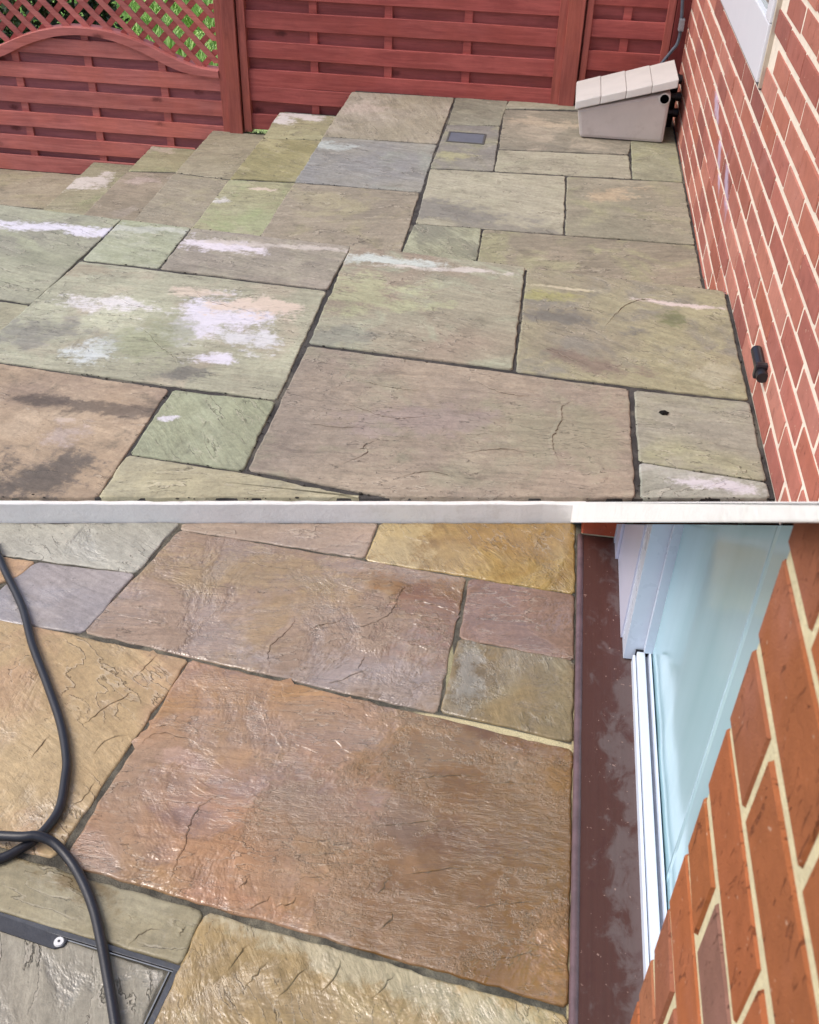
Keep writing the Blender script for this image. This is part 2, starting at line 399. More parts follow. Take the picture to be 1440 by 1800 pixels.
# line of the drop between the two patios, and of the far edge of the near slabs
pL0, pL1 = un(0, 918, ZL)[:2], un(1010, 918, ZL)[:2]
_t = (pL1-pL0)/np.linalg.norm(pL1-pL0); nS = np.array([-_t[1], _t[0]]); cS = nS@pL0          # nS points away from camera
pN0, pN1 = un(36, 364, ZN)[:2], un(1275, 512, ZN)[:2]
_t2 = (pN1-pN0)/np.linalg.norm(pN1-pN0); nN = np.array([-_t2[1], _t2[0]]); cN = nN@pN0
def at_line(n, c, x): return (x, (c-n[0]*x)/n[1])
DJ = 0.0034; DJL = 0.0022
def base(name, poly, ztop, mat):
    bm = bmesh.new(); prism(bm, poly, ZGND-0.02, ztop); return kind(obj(name, bm, mat), 'structure')
offS, offN = 0.012, -0.012
base('upper_patio_bed', [at_line(nS, cS+offS, -2.6), at_line(nS, cS+offS, XW-0.001), at_line(nN, cN+offN, XW-0.001), at_line(nN, cN+offN, -2.6)], ZN-DJ, mort_up)
base('far_patio_bed', [at_line(nN, cN-0.03, XA+0.02), at_line(nN, cN-0.03, XW-0.002), (XW-0.002, YF+0.02), (XA+0.02, YF+0.02)], ZA-DJ, mort_up)
for nm, xl, xr, z in (('step_bed', XB, XA, ZB), ('step_bed', XC, XB, ZC), ('step_bed', XD, XC, ZD), ('step_bed', XE, XD, ZE), ('step_bed', -3.6, XE, ZG)):
    base(nm, [at_line(nN, cN-0.04, xl+0.02), at_line(nN, cN-0.04, xr+0.03), (xr+0.03, YF+0.018), (xl+0.02, YF+0.018)], z-DJ, mort_up)
cream = (192, 178, 140)
mortL = [(((un(893, 1289)[0]), un(893, 1289)[1]), (0.17, 0.011), math.atan2(un(1008, 1312)[1]-un(770, 1258)[1], un(1008, 1312)[0]-un(770, 1258)[0]), cream),
         (tuple(un(791, 1190)[:2]), (0.007, 0.09), 0.08, (150, 144, 112)),
         (tuple(un(1007, 1500)[:2]), (0.006, 0.42), 0.0, (168, 156, 120))]
mort_lo = mortar_mat('greenish_mortar', (98, 94, 82), (66, 63, 55), (124, 118, 100), 26.0, mortL)
base('lower_patio_bed', [(-2.4, -0.6), (XW-0.003, -0.6), at_line(nS, cS-0.001, XW-0.003), at_line(nS, cS-0.001, -2.4)], ZL-DJL, mort_lo)
bm = bmesh.new()
a0, a1 = at_line(nS, cS, -2.6), at_line(nS, cS, XS+0.01); b0, b1 = at_line(nS, cS+0.011, -2.6), at_line(nS, cS+0.011, XS+0.01)
n_seg = 60; rows = []
for i in range(n_seg+1):
    t = i/n_seg; A = np.array(a0)*(1-t)+np.array(a1)*t; B = np.array(b0)*(1-t)+np.array(b1)*t
    dz = rng.normal(0, 0.0006); j = rng.normal(0, 0.0005)
    rows.append([bm.verts.new(p) for p in ((A[0], A[1]+j, -0.02), (A[0], A[1]+j, ZN-0.0115+dz), (A[0], A[1]+j+0.002, ZN-0.0095+dz), (B[0], B[1], ZN-0.0095+dz), (B[0], B[1], -0.02))])
for i in range(n_seg):
    for k in range(4): bm.faces.new((rows[i][k], rows[i+1][k], rows[i+1][k+1], rows[i][k+1]))
bm.faces.new(rows[0]); bm.faces.new(rows[-1][::-1])
white_paint = plain_mat('white_masonry_paint', (240, 239, 236), 0.7, 0.3, 0.04, 9.0, 0.0012, 90.0, k=0.95, dirt=0.25, dirtcol=(190, 186, 172))
kind(obj('patio_step', bm, white_paint), 'structure')

# ------------------------------------------------------------------ flagstones
def slab_obj(name, poly, z, mat, thick=0.028, tilt=True, jit=0.0012, parent=None, ledges=(), lh=0.0018):
    A = 0.5*sum(poly[i][0]*poly[(i+1) % len(poly)][1]-poly[(i+1) % len(poly)][0]*poly[i][1] for i in range(len(poly)))
    if A < 0: poly = poly[::-1]
    c = np.mean(np.array(poly), axis=0)
    pts = []; n = len(poly)
    for i in range(n):
        p, q = np.array(poly[i]), np.array(poly[(i+1) % n]); L = np.linalg.norm(q-p); t = (q-p)/L; nn = np.array([t[1], -t[0]])
        k = max(2, int(L/0.018)); ph = rng.uniform(0, 9, 3)
        rc = min(0.007, L*0.2)
        for j in range(k):
            s = rc+(L-2*rc)*j/(k-1)
            d = 0.0009*math.sin(s*23+ph[0])+0.0006*math.sin(s*71+ph[1])+rng.normal(0, jit*0.7)
            if 0 < j < k-1: pts.append(p+t*s+nn*d)
            else: pts.append(p+t*s)
    pts = np.array(pts)-c
    tx, ty = (rng.normal(0, 0.0022, 2) if tilt else (0, 0)); dz = abs(rng.normal(0, 0.0010)) if tilt else 0
    m_ = len(pts); R = np.linalg.norm(pts, axis=1).mean()
    bm = bmesh.new(); rings = []
    for sh, zz in ((0.0, -thick), (-0.0004, -0.0035), (0.0006, -0.0014), (0.0022, -0.0002), (0.0050, 0.0)):
        ring = []
        for i in range(m_):
            t = pts[(i+1) % m_]-pts[i-1]; t = t/(np.linalg.norm(t)+1e-9); inn = np.array([-t[1], t[0]])
            q = pts[i]+inn*(sh+(rng.normal(0, 0.0006) if 0 < sh < 0.008 else 0))
            zt = zz+tx*q[0]+ty*q[1]+dz
            ring.append(bm.verts.new((q[0], q[1], zt)))
        rings.append(ring)
    for a, b in zip(rings, rings[1:]):
        for i in range(m_):
            f = bm.faces.new((a[i], a[(i+1) % m_], b[(i+1) % m_], b[i])); f.smooth = True
    for q in (.88, .7, .5, .3, .12):                     # concentric rings keep the top free of slivers
        ring = [bm.verts.new((v.co.x*q, v.co.y*q, tx*v.co.x*q+ty*v.co.y*q+dz)) for v in rings[4]]
        rings.append(ring); a = rings[-2]
        for i in range(m_): bm.faces.new((a[i], a[(i+1) % m_], ring[(i+1) % m_], ring[i]))
    bm.faces.new(rings[-1]); bm.faces.new(rings[0][::-1])
    shade_lay = bm.verts.layers.float.new('ledge_shade')
    for L in ledges:                                      # edges of broken layers in the riven face
        P_ = [np.array(p[:2])-c for p in L]
        fine_ = [q[:2] for q in spline([(p[0], p[1], 0) for p in P_], 1+max(3, int(sum(np.linalg.norm(a-b) for a, b in zip(P_, P_[1:]))/len(P_)/0.006)))]
        fine_ = [q+rng.normal(0, .0011, 2) for q in fine_]; n2 = len(fine_)
        if n2 < 4: continue
        tot = fine_[-1]-fine_[0]; nn = np.array([-tot[1], tot[0]]); nn /= np.linalg.norm(nn)
        if nn[1] < 0: nn = -nn
        wd = rng.uniform(.012, .022); rr = []
        for i, q in enumerate(fine_):
            t = fine_[min(i+1, n2-1)]-fine_[max(i-1, 0)]; t /= np.linalg.norm(t)+1e-9; m2 = np.array([-t[1], t[0]])
            if m2@nn < 0: m2 = -m2
            m2 = m2*.6+nn*.4
            f_ = min(1.0, 3.2*i/(n2-1), 3.2*(n2-1-i)/(n2-1)); h_ = lh*f_*rng.uniform(.55, 1.15)
            row = []
            for s_, z_ in ((-.0022, -.0006), (-.0009, h_*.25), (0.0002, h_), (.0022, h_*.93), (wd*.5, h_*.4), (wd, -.0006)):
                p2 = q+m2*(s_+rng.normal(0, .0002)); vv = bm.verts.new((p2[0], p2[1], z_+tx*p2[0]+ty*p2[1]+dz)); row.append(vv)
                vv[shade_lay] = rng.uniform(.35, 1.0)*f_ if s_ < 0 else 0.0  # steep side gets the painted ledge shadow
            rr.append(row)
        for a, b in zip(rr, rr[1:]):
            for k_ in range(5):
                f = bm.faces.new((a[k_], a[k_+1], b[k_+1], b[k_])) ; f.smooth = k_ > 1
                f.normal_update()
                if f.normal.z < 0: f.normal_flip()
    o = obj(name, bm, mat, parent, loc=(c[0], c[1], z)); return o, c

def extend(q, how, d=0.5):
    q = [np.array(p[:2], float) for p in q]; TL, TR, BR, BL = q
    if 'R' in how: e = (TR-TL)/np.linalg.norm(TR-TL)*d; TR = TR+e; e = (BR-BL)/np.linalg.norm(BR-BL)*d; BR = BR+e
    if 'L' in how: e = (TL-TR)/np.linalg.norm(TL-TR)*d; TL = TL+e; e = (BL-BR)/np.linalg.norm(BL-BR)*d; BL = BL+e
    if 'B' in how: e = (BL-TL)/np.linalg.norm(BL-TL)*d; BL = BL+e; e = (BR-TR)/np.linalg.norm(BR-TR)*d; BR = BR+e
    if 'T' in how: e = (TL-BL)/np.linalg.norm(TL-BL)*d; TL = TL+e; e = (TR-BR)/np.linalg.norm(TR-BR)*d; TR = TR+e
    return [tuple(TL), tuple(TR), tuple(BR), tuple(BL)]
FARN = ((nN[0], nN[1]), cN+0.002)              # slabs of the far level start beyond this
NEARN = ((-nN[0], -nN[1]), -cN)
STEP = ((nS[0], nS[1]), cS+0.0112)
LOW = ((-nS[0], -nS[1]), -(cS-0.004))
FENCE = ((0, -1), -(YF-0.006))
WALL = ((-1, 0), -(XW-0.012))
def R_(x): return ((-1, 0), -(x-0.004))
def L_(x): return ((1, 0), x)
levels = {'A': (ZA, [FARN, FENCE, WALL, L_(XA)]), 'B': (ZB, [FARN, FENCE, L_(XB), R_(XA)]), 'C': (ZC, [FARN, FENCE, L_(XC), R_(XB)]),
          'D': (ZD, [FARN, FENCE, L_(XD), R_(XC)]), 'E': (ZE, [FARN, FENCE, L_(XE), R_(XD)]), 'G': (ZG, [FARN, FENCE, R_(XE)]),
          'N': (ZN, [NEARN, STEP, WALL]), 'L': (ZL, [LOW, ((-1, 0), -(XS-0.0035))])}
G_FAR, G_STEP, G_UP, G_LO = 'flagstones of the far patio', 'flagstones on the steps beside the fence', 'worn flagstones of the upper patio', 'wet flagstones of the lower patio'
WH, LAV, PINK = (232, 228, 226), (226, 222, 232), (226, 206, 186)  # pale tones for the blotches on the upper slabs
# level, px corners TL TR BR BL, extend, colours, options, label, group; patches are given in px: (x, y, rx m, ry m, angle, colour, strength, raggedness)
S = []; POLYS = []
def slab(level, q, ext, cols, label, patches=(), gap=None, name='paving_slab', led=(), **kw):
    z, clips = levels[level]
    poly = extend([un(x, y, z) for x, y in q], ext)
    for n_, c_ in clips: poly = clip(poly, n_, c_)
    if len(poly) < 3: print('EMPTY SLAB', label); return None
    poly = inset(poly, -0.0018 if level == 'L' else 0.0002)
    c = np.mean(np.array(poly), axis=0); POLYS.append((level, z, poly))
    pt = [((un(p[0], p[1], z)[0]-c[0], un(p[0], p[1], z)[1]-c[1]), (p[2], p[3]), p[4], p[5], p[6], p[7], *(p[8:])) for p in patches]
    low = level == 'L'
    d = dict(angle=rng.uniform(-0.5, 0.5), stretch=rng.uniform(2.2, 4.0), steps=rng.uniform(8, 13))
    d.update(dict(relief=.5, wet=0.4, dirt=0.05, edge=0.45, blotch=0.6, rough=0.5, sat=1.0) if low else dict(relief=0.85, dirt=0.40, edge=0.45, blotch=0.75, rough=0.78, k=.82, sat=.70))
    d.update(kw)
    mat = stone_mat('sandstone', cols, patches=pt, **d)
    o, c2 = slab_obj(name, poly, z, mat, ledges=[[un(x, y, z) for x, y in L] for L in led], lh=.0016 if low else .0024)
    grp = {'A': G_FAR, 'N': G_UP, 'L': G_LO}.get(level, G_STEP)
    tag(o, label, 'paving slab', grp); S.append(o); return o

# --- far patio, by the fence
slab('A', [(619,161),(799,172),(769,252.5),(568,239)], '', [(182,170,148),(162,152,124),(172,160,128)], 'buff slab with dark smears, first beside the fence at the top of the steps', [(640,190,.10,.08,.3,(196,180,165),.7,14)], dirt=.4, angle=1.2)
slab('A', [(568,240.5),(768,254),(740,337),(518,319)], '', [(150,150,146),(160,157,142),(160,165,150)], 'blue grey slab at the head of the steps, second from the fence', [(575,256,.10,.05,0,(190,200,195),.7,12)], angle=.2)
slab('A', [(518,320.5),(738,338.5),(703,450),(449,422)], 'B', [(170,156,128),(156,144,120),(176,166,122)], 'large tan slab at the head of the steps, nearest the upper step', dirt=.5)
slab('A', [(801,173),(893,179),(879.5,221),(787,218)], 'T', [(158,156,130),(138,134,112),(166,164,132)], 'small greenish slab behind the slab with the drain cover', dirt=.5)
slab('A', [(786,220),(879,222.5),(868,300.5),(757,295)], '', [(152,148,132),(140,136,128),(166,166,124)], 'mottled slab with a small drain cover let into it', [(800,275,.09,.05,0,(175,172,128),.7,14)], dirt=.45)
slab('A', [(895,178),(1013,183),(1012,192.5),(888,190.5)], 'TR', [(180,175,145),(166,160,130),(170,165,130)], 'narrow pale slab against the fence, behind the stone coloured box')
slab('A', [(887,192),(1012,194),(1105,271),(877,261.5)][:1]+[(1122,199),(1105,271),(877,261.5)], '', [(154,146,122),(138,132,112),(188,172,144)], 'brown slab with a pale streak, beside the stone coloured box', [(955,215,.14,.05,-.1,(192,176,150),.8,10)], dirt=.45)
slab('A', [(876,263.5),(1105,273),(1111,313.5),(869.5,300)], '', [(180,174,144),(166,160,132),(174,172,138)], 'long narrow pale slab in front of the box')
slab('A', [(1107,200),(1187,204),(1198,320),(1112,314)], 'R', [(166,166,128),(150,150,118),(160,160,110)], 'squarish green slab at the foot of the wall, under the end of the box')
slab('A', [(757,297),(994,310),(991,412),(731,392)], '', [(182,176,146),(170,165,134),(176,172,140)], 'pale slab with a broad grey wave along its near side', [(770,372,.34,.10,-.2,(138,135,126),.9,7),(900,405,.22,.05,0,(142,138,126),.8,8)], dirt=.3)
slab('A', [(997,310.5),(1201,321.5),(1222,430.5),(994,412.5)], 'R', [(162,154,126),(150,146,118),(166,164,120)], 'slab with a pale tan diamond, along the wall', [(1080,345,.14,.07,.5,(192,172,140),.8,9)])
slab('A', [(729,394),(847,402),(836,471),(703,452)], 'B', [(164,166,128),(142,142,118),(180,184,144)], 'small green slab with a dark edge, just beyond the upper step', angle=.8)
slab('A', [(850,403.5),(1223,432),(1240,512),(838,468)], 'BR', [(164,150,122),(150,140,114),(170,168,118)], 'long brown slab lying along the upper step up to the wall', dirt=.4)
# --- steps going down along the fence
slab('B', [(491,197),(589,202),(561,245.5),(462,242)], 'R', [(176,170,120),(168,160,116),(182,178,130)], 'yellow green step slab with a white patch, next to the fence', [(535,205,.17,.05,0,(228,220,214),.95,9),(498,212,.05,.06,0,WH,.8,12)])
slab('B', [(461,243.5),(561,247),(517,319.5),(405,313.5)], 'R', [(174,164,104),(158,150,94),(182,172,120)], 'mustard step slab below the white patched one, on the highest step', angle=.4)
slab('B', [(403,315.5),(516,321),(449,421),(335,404)], 'RB', [(182,180,136),(172,168,120),(164,178,116)], 'pale green flecked step slab at the near end of the highest step', [(460,332,.06,.02,0,PINK,.8,16),(388,352,.04,.03,0,WH,.7,16),(440,385,.14,.10,0,(166,176,128),.5,8)])
slab('C', [(375,229),(460,234),(400,314.5),(306,302.5)], 'R', [(174,164,130),(164,154,118),(160,148,118)], 'sandy step slab on the second step, up against the fence post')
slab('C', [(305,304.5),(400,316.5),(333,402),(236,387)], 'RB', [(172,160,130),(160,150,124),(178,168,128)], 'tan step slab at the near end of the second step')
slab('D', [(267,257),(348,261),(305,302),(226,300)], 'R', [(174,168,122),(164,156,112),(170,172,118)], 'yellowish step slab on the third step, next to the fence', [(285,264,.10,.04,0,(196,180,160),.8,12)])
slab('D', [(225,301.5),(304,304),(236,388),(131,371)], 'RB', [(170,154,126),(158,144,116),(174,160,140)], 'brownish step slab at the near end of the third step', [(240,318,.10,.05,.4,(190,172,160),.8,9)])
slab('E', [(166,284),(238,290),(150,378),(78,366.5)], 'RB', [(172,166,128),(166,158,120),(160,164,112)], 'pale step slab with a long white smear, on the fourth step', [(150,320,.13,.09,.9,(222,214,206),.9,8)], dirt=.2)
slab('G', [(-60,290),(143,306),(78,366.5),(-120,350)], 'R', [(178,164,132),(168,154,122),(172,162,118)], 'sandy slab at the bottom of the steps, beside the lattice fence panel')
slab('G', [(-120,352),(78,368),(60,392),(-160,380)], 'RB', [(170,160,132),(160,150,122),(172,166,126)], 'thin strip of slab at the bottom of the steps, nearest the upper patio')
# --- upper patio, along its far edge
slab('N', [(-150,343),(213,386),(57,534),(-150,500)], 'T', [(172,172,138),(158,156,130),(178,182,140)], 'green and grey slab crossed by a broad white band, top left corner of upper patio', [(75,398,.24,.035,.02,LAV,1,6),(165,412,.10,.022,.1,LAV,.9,9),(70,455,.22,.05,.1,(150,152,126),.7,7)], dirt=.2)
slab('N', [(-150,509),(56,537),(36,560),(-150,700)], '', [(180,176,136),(166,160,124),(170,170,120)], 'sliver of pale slab at the left edge of the upper patio')
slab('N', [(213,386.5),(333,403.5),(279.5,471),(145,456.5)], 'T', [(178,184,148),(166,172,130),(186,188,160)], 'small pale green slab between the two white banded slabs', [(255,402,.22,.03,.02,(196,198,184),.8,8)], dirt=.15)
slab('N', [(335,404),(611,444),(576,509),(281,472)], 'T', [(168,156,136),(156,146,126),(172,164,136)], 'long brown slab with a white crescent along its far edge', [(385,433,.17,.045,-.1,(226,218,224),1,7),(500,433,.22,.018,.04,(206,196,184),.85,8)], dirt=.3)
slab('N', [(612.5,444),(922,479),(901,650),(543,603)], 'T', [(166,160,130),(166,148,122),(176,184,148)], 'big slab green at one corner and tan at the other, far edge worn white', [(660,458,.15,.035,.02,(206,216,208),.9,8),(780,475,.22,.016,.06,(214,206,196),.9,8),(590,590,.10,.05,.2,(132,132,122),.6,9),(640,520,.18,.10,0,(178,184,140),.6,7)], gap=None, dirt=.35)
slab('N', [(926,480),(1277,513),(1319,704),(907,653)], 'T', [(168,162,118),(156,146,116),(140,136,122)], 'olive slab with arcs of darker and lighter stone, at the foot of the wall', [(1195,536,.12,.014,-.04,(218,204,196),.95,10),(1000,507,.11,.010,-.05,(210,200,168),.85,10),(1180,560,.05,.06,0,(112,118,80),.8,9),(985,560,.15,.055,-.15,(118,116,108),.85,7),(1030,635,.13,.045,-.2,(134,118,104),.85,8),(960,520,.09,.04,0,(168,166,96),.6,9),(1260,660,.08,.06,.3,(176,172,146),.7,8)], gap=None, dirt=.25, led=[[(1058,580),(1085,550),(1108,533),(1138,527),(1180,532)],[(930,600),(980,622),(1040,650)]])
slab('N', [(141,459),(574,511.5),(487,703),(-55,629)], '', [(194,196,158),(170,168,136),(190,174,144)], 'large slab blotched with white patches over pale green', [(395,560,.15,.11,.2,LAV,1,7),(455,540,.13,.05,0,PINK,.9,9),(190,535,.12,.045,0,WH,.9,10),(345,515,.08,.03,0,PINK,.7,10),(375,630,.06,.025,.2,LAV,1,9),(430,600,.08,.05,-.3,(220,220,222),.9,9),(170,620,.07,.06,0,(214,222,220),.85,11),(260,590,.10,.12,.3,(158,162,128),.8,6),(70,590,.16,.08,.2,(140,138,128),.8,6),(140,475,.10,.04,0,(160,146,122),.7,8),(320,655,.05,.04,0,(120,118,108),.9,9)], gap=None, steps=12, edge=.5, dirt=.2, led=[[(215,565),(257,583),(278,607),(308,631),(312,661)],[(146,589),(125,610),(118,630)],[(330,505),(370,530),(440,548)],[(200,520),(235,538),(300,545)]])
slab('N', [(541,607.5),(1105,683.5),(1130,1000),(425,990)][:2]+[(1122,960),(436,826)], '', [(174,155,128),(156,140,120),(164,158,126)], 'largest slab of the upper patio, brown with rippled layers', [(990,760,.16,.14,0,(152,148,122),.7,6),(760,740,.2,.08,.1,(158,142,136),.6,7)], gap=None, steps=15, relief=1.15, angle=-.10, stretch=3.4, dirt=.4, led=[[(1013,703),(989,715),(986,739),(971,777),(986,819)],[(561,688),(639,721),(699,736),(788,727)],[(669,771),(639,786),(645,798),(594,819)],[(600,660),(680,680),(760,690)],[(820,660),(880,690),(960,700)],[(800,800),(880,790),(950,800)],[(700,840),(760,830),(820,850)],[(520,740),(590,752),(650,750)]])
slab('N', [(1115,686),(1328,709.5),(1372,850),(1123,810)], 'R', [(162,158,136),(166,166,122),(152,148,130)], 'smaller slab with a black speck on it, beside the foot of the wall', dirt=.2, gap=None)
slab('N', [(1124,813),(1350,848),(1390,960),(1128,930)], 'RB', [(168,170,152),(158,160,138),(186,186,176)], 'grey green slab with a pale streak, at the wall end of the white step', [(1265,855,.10,.02,.05,LAV,.7,10)], gap=None)
slab('N', [(-70,628),(297.5,683.5),(160,890),(-160,860)], 'B', [(190,160,122),(164,138,112),(200,172,136)], 'brown slab stained black in patches, left end of the white step', [(190,720,.15,.035,.12,(92,82,74),.75,9),(70,835,.09,.10,.2,(78,75,74),.8,7),(75,705,.09,.03,.1,(88,78,72),.8,9),(110,735,.03,.012,0,(206,186,166),.8,14),(120,760,.05,.05,0,(186,168,156),.8,10)], gap=None, dirt=.55)
slab('N', [(304,685),(484,705.5),(427,828),(228,797)], '', [(158,164,124),(148,152,118),(172,180,140)], 'small square green slab beside the largest brown slab', [(297,735,.02,.015,0,LAV,.8,14)], gap=None, angle=.9)
slab('N', [(224,800),(433,832.5),(690,886),(120,960)][:2]+[(670,881),(150,905)], 'B', [(204,194,144),(182,172,130),(172,166,132)], 'pale yellow slab along the white step, below the small square green one', gap=None, dirt=.35)
# --- lower patio, wet
slab('L', [(-60,905),(322,912),(239,1006),(-60,966)], 'T', [(196,194,178),(176,174,160),(184,182,168)], 'pale grey green wet slab at the left end below the white step', steps=13, relief=.8, angle=.5, wet=.3)
slab('L', [(-90,968),(62,988.5),(36,1011),(-140,1080)], '', [(204,168,128),(194,160,120),(200,170,130)], 'orange corner of slab at the left edge, above the hose', wet=.2)
slab('L', [(64,989),(236.5,1009.5),(146,1111.5),(-60,1082)], '', [(168,160,156),(154,150,152),(176,168,160)], 'smooth lilac grey slab with the hose across its corner', steps=6, relief=.5, wet=.3)
slab('L', [(324,912),(668,912),(640.5,980),(318,930)], 'T', [(178,158,140),(168,150,132),(186,170,150)], 'long mauve slab under the white step, left of the ochre one', angle=-.05, wet=.35)
slab('L', [(672,912),(1011,912),(1009,1043),(643,983.5)], 'T', [(160,128,70),(150,118,62),(192,166,104)], 'ochre yellow wet slab in the corner of the white step and the door sill', [(690,960,.10,.10,.4,(198,176,120),.8,9)], angle=1.0, relief=.9, steps=14, wet=.75)
slab('L', [(317,932),(818.5,1016),(767,1253),(149,1110.5)], '', [(168,146,126),(158,136,116),(168,142,100)], 'large mauve brown wet slab with long forked ridges', [(790,1045,.13,.035,-.1,(150,112,70),.95,9,'tone_patch'),(760,1090,.11,.09,0,(226,205,196),.85,8,'wet'),(350,1000,.2,.09,.1,(172,148,104),.55,6),(600,1190,.2,.07,.1,(168,152,142),.6,7)], angle=-.12, stretch=4.2, steps=16, relief=.6, wet=.5, led=[[(731,1025),(710,1034),(699,1052),(691,1070),(672,1088),(633,1103),(597,1113)],[(699,1052),(743,1058),(782,1070),(806,1080)],[(552,1018),(570,1031),(554,1040),(564,1055)],[(591,1022),(633,1040),(687,1054)],[(579,1052),(636,1067),(681,1078)],[(516,1082),(515,1097),(495,1118),(476,1136),(472,1160),(479,1181)],[(606,1082),(591,1094),(558,1100),(537,1112)],[(672,1100),(699,1121),(734,1133),(761,1149)],[(660,1169),(621,1187),(591,1199),(549,1200)],[(642,1151),(636,1166),(625,1180)],[(293,958),(317,962),(345,966)],[(245,1016),(299,1031),(343,1040),(382,1045),(448,1043)],[(299,993),(329,998),(373,1004)],[(335,1022),(388,1031),(442,1037)],[(200,1080),(260,1092),(310,1098)],[(430,985),(470,996),(540,1003)],[(700,1075),(750,1085),(800,1093)],[(690,1090),(750,1102),(795,1110)]])
slab('L', [(826,1017.5),(1009,1046),(1008,1160),(809,1121)], '', [(146,116,98),(140,112,92),(154,126,108)], 'small red brown wet slab beside the door sill', relief=.5, wet=.5)
slab('L', [(807.5,1124),(1008,1163.5),(1008,1304),(776,1251)], '', [(150,128,90),(138,122,92),(158,146,120)], 'small grey olive wet slab beside the door sill, with glossy streaks', [(840,1190,.05,.10,0,(224,220,206),.95,11,'wet'),(830,1175,.03,.08,0,(178,174,160),.5,14)], angle=1.3, relief=.6, wet=.45, gap=None)  # pale streak patch paints sky sheen into the stone colour
slab('L', [(335,1161.5),(1007,1319),(1006,1772),(112,1492)][:3]+[(112,1517)], '', [(178,136,100),(166,138,112),(178,138,88)], 'largest red brown wet slab, in front of the door', [(900,1440,.20,.20,0,(148,106,52),.95,5,'soft'),(940,1620,.21,.21,0,(146,103,46),.85,5,'soft'),(905,1300,.16,.035,-.2,(134,92,50),.85,9),(780,1470,.10,.03,0,(138,96,52),.85,9),(320,1440,.045,.022,0,(150,116,98),.7,11),(330,1340,.07,.018,-.1,(196,160,140),.6,10),(500,1690,.06,.025,-.2,(190,142,106),.7,8),(380,1590,.1,.03,-.2,(186,134,94),.7,8),(600,1420,.2,.06,.05,(160,134,122),.6,6,'soft'),(840,1480,.30,.30,0,(226,218,186),.95,4,'wet')], angle=-.06, stretch=4.0, steps=15, relief=.55, wet=.45, gap=None, led=[[(494,1199),(498,1213),(495,1222),(504,1237)],[(600,1228),(603,1252),(609,1261),(630,1263)],[(460,1296),(478,1291),(487,1306),(501,1321)],[(519,1309),(534,1315),(561,1327)],[(588,1300),(603,1318),(618,1326)],[(442,1382),(367,1409),(346,1427),(331,1460),(328,1480),(313,1513),(293,1564)],[(272,1406),(328,1412),(360,1409)],[(525,1576),(510,1591),(478,1594)],[(687,1540),(675,1560),(663,1576)],[(439,1540),(430,1555),(418,1562)],[(519,1546),(555,1543),(590,1552)],[(427,1603),(460,1588),(480,1574)],[(657,1639),(687,1621),(690,1603)],[(239,1318),(275,1291),(329,1300),(355,1318),(388,1330)],[(266,1282),(290,1276),(329,1279)],[(640,1455),(720,1448),(790,1440)],[(700,1540),(760,1532),(850,1522)],[(820,1600),(880,1590),(960,1585)],[(800,1380),(880,1376),(960,1380)],[(860,1690),(910,1680),(950,1668)],[(780,1290),(800,1305),(840,1310)],[(700,1370),(780,1366),(850,1362)]])
slab('L', [(-130,1062),(330.5,1160),(93.5,1507),(-160,1455)], '', [(198,170,122),(188,158,110),(198,156,118)], 'golden yellow wet slab lying under the hose', sat=.85, angle=.6, steps=10, relief=1.0, wet=.3, led=[[(137,1278),(161,1264),(185,1243),(221,1225),(239,1205)],[(54,1333),(69,1315),(90,1291)],[(278,1151),(260,1166),(240,1190)],[(120,1420),(150,1400),(170,1370)],[(160,1330),(190,1300),(235,1290)]])
# slabs round the inset tray, and the tray
slab('L', [(-130,1464),(357,1604),(318.5,1694),(-160,1553)], '', [(168,160,132),(156,146,116),(176,168,140)], 'grey green strip of slab between the large red slab and the metal framed tray', [(110,1545,.10,.02,-.35,(120,98,56),.8,9)], wet=.25, steps=8, led=[[(224,1665),(245,1645),(263,1636),(299,1636)],[(227,1606),(231,1614),(230,1621)],[(312,1648),(320,1638),(329,1627)]])
slab('L', [(364,1606),(1010,1792),(1010,1880),(180,1990)], '', [(180,154,108),(166,142,98),(190,172,130)], 'tan wet slab with rippled ridges, beside the metal framed tray', [(680,1720,.25,.03,-.26,(188,178,146),.7,8)], angle=1.05, steps=15, relief=.75, wet=.3, gap=None, led=[[(430,1740),(451,1713),(472,1689)],[(484,1758),(519,1722),(543,1695)],[(400,1710),(420,1680),(440,1660)],[(560,1752),(590,1715),(600,1690)],[(650,1760),(680,1730),(695,1715)]])
# ------------------------------------------------------------------ tray set in the lower patio
tr = un(319, 1699); trd = un(276, 1790); tl = un(-160, 1556)
ex = (tr-tl)/np.linalg.norm(tr-tl); ey = np.array([ex[1], -ex[0], 0])
tray = tag(empty('inset_cover', tuple(tr)), 'metal framed inset tray filled with stone, hose lying across it', 'access cover')
def loc_poly(pts): return [tuple((np.array(p[:2])-tr[:2])) for p in pts]
LT, DT = 0.62, 0.42
metal = plain_mat('weathered_steel', (96, 98, 102), 0.42, 0.5, 0.25, 30.0, 0.0004, 200.0, metal=0.55, dirt=0.6, dirtcol=(110, 100, 80))
bright = plain_mat('worn_steel_edge', (186, 186, 182), 0.3, 0.5, 0.2, 40.0, 0.0002, 200.0, metal=0.8)
def bar(bm, o, u, L, v, w0, w1, z0, z1, bev=0.0008):
    o, u, v = np.array(o, float), np.array(u), np.array(v)
    P = [o+v*w0, o+u*L+v*w0, o+u*L+v*w1, o+v*w1]
    hexa(bm, [(p[0], p[1], z0) for p in P]+[(p[0], p[1], z1) for p in P], bev)
ux = -ex; uy = (trd-tr)/np.linalg.norm(trd-tr)
O = np.zeros(3); nx_ = ey
bm = bmesh.new()
bar(bm, O, ux, LT, ey, 0.000, 0.0085, -0.02, 0.0015); bar(bm, O, ux, LT, ey, 0.0086, 0.0100, -0.02, -0.0022)
sgn = np.array([-uy[1], uy[0], 0]); sgn = sgn if sgn@ux > 0 else -sgn
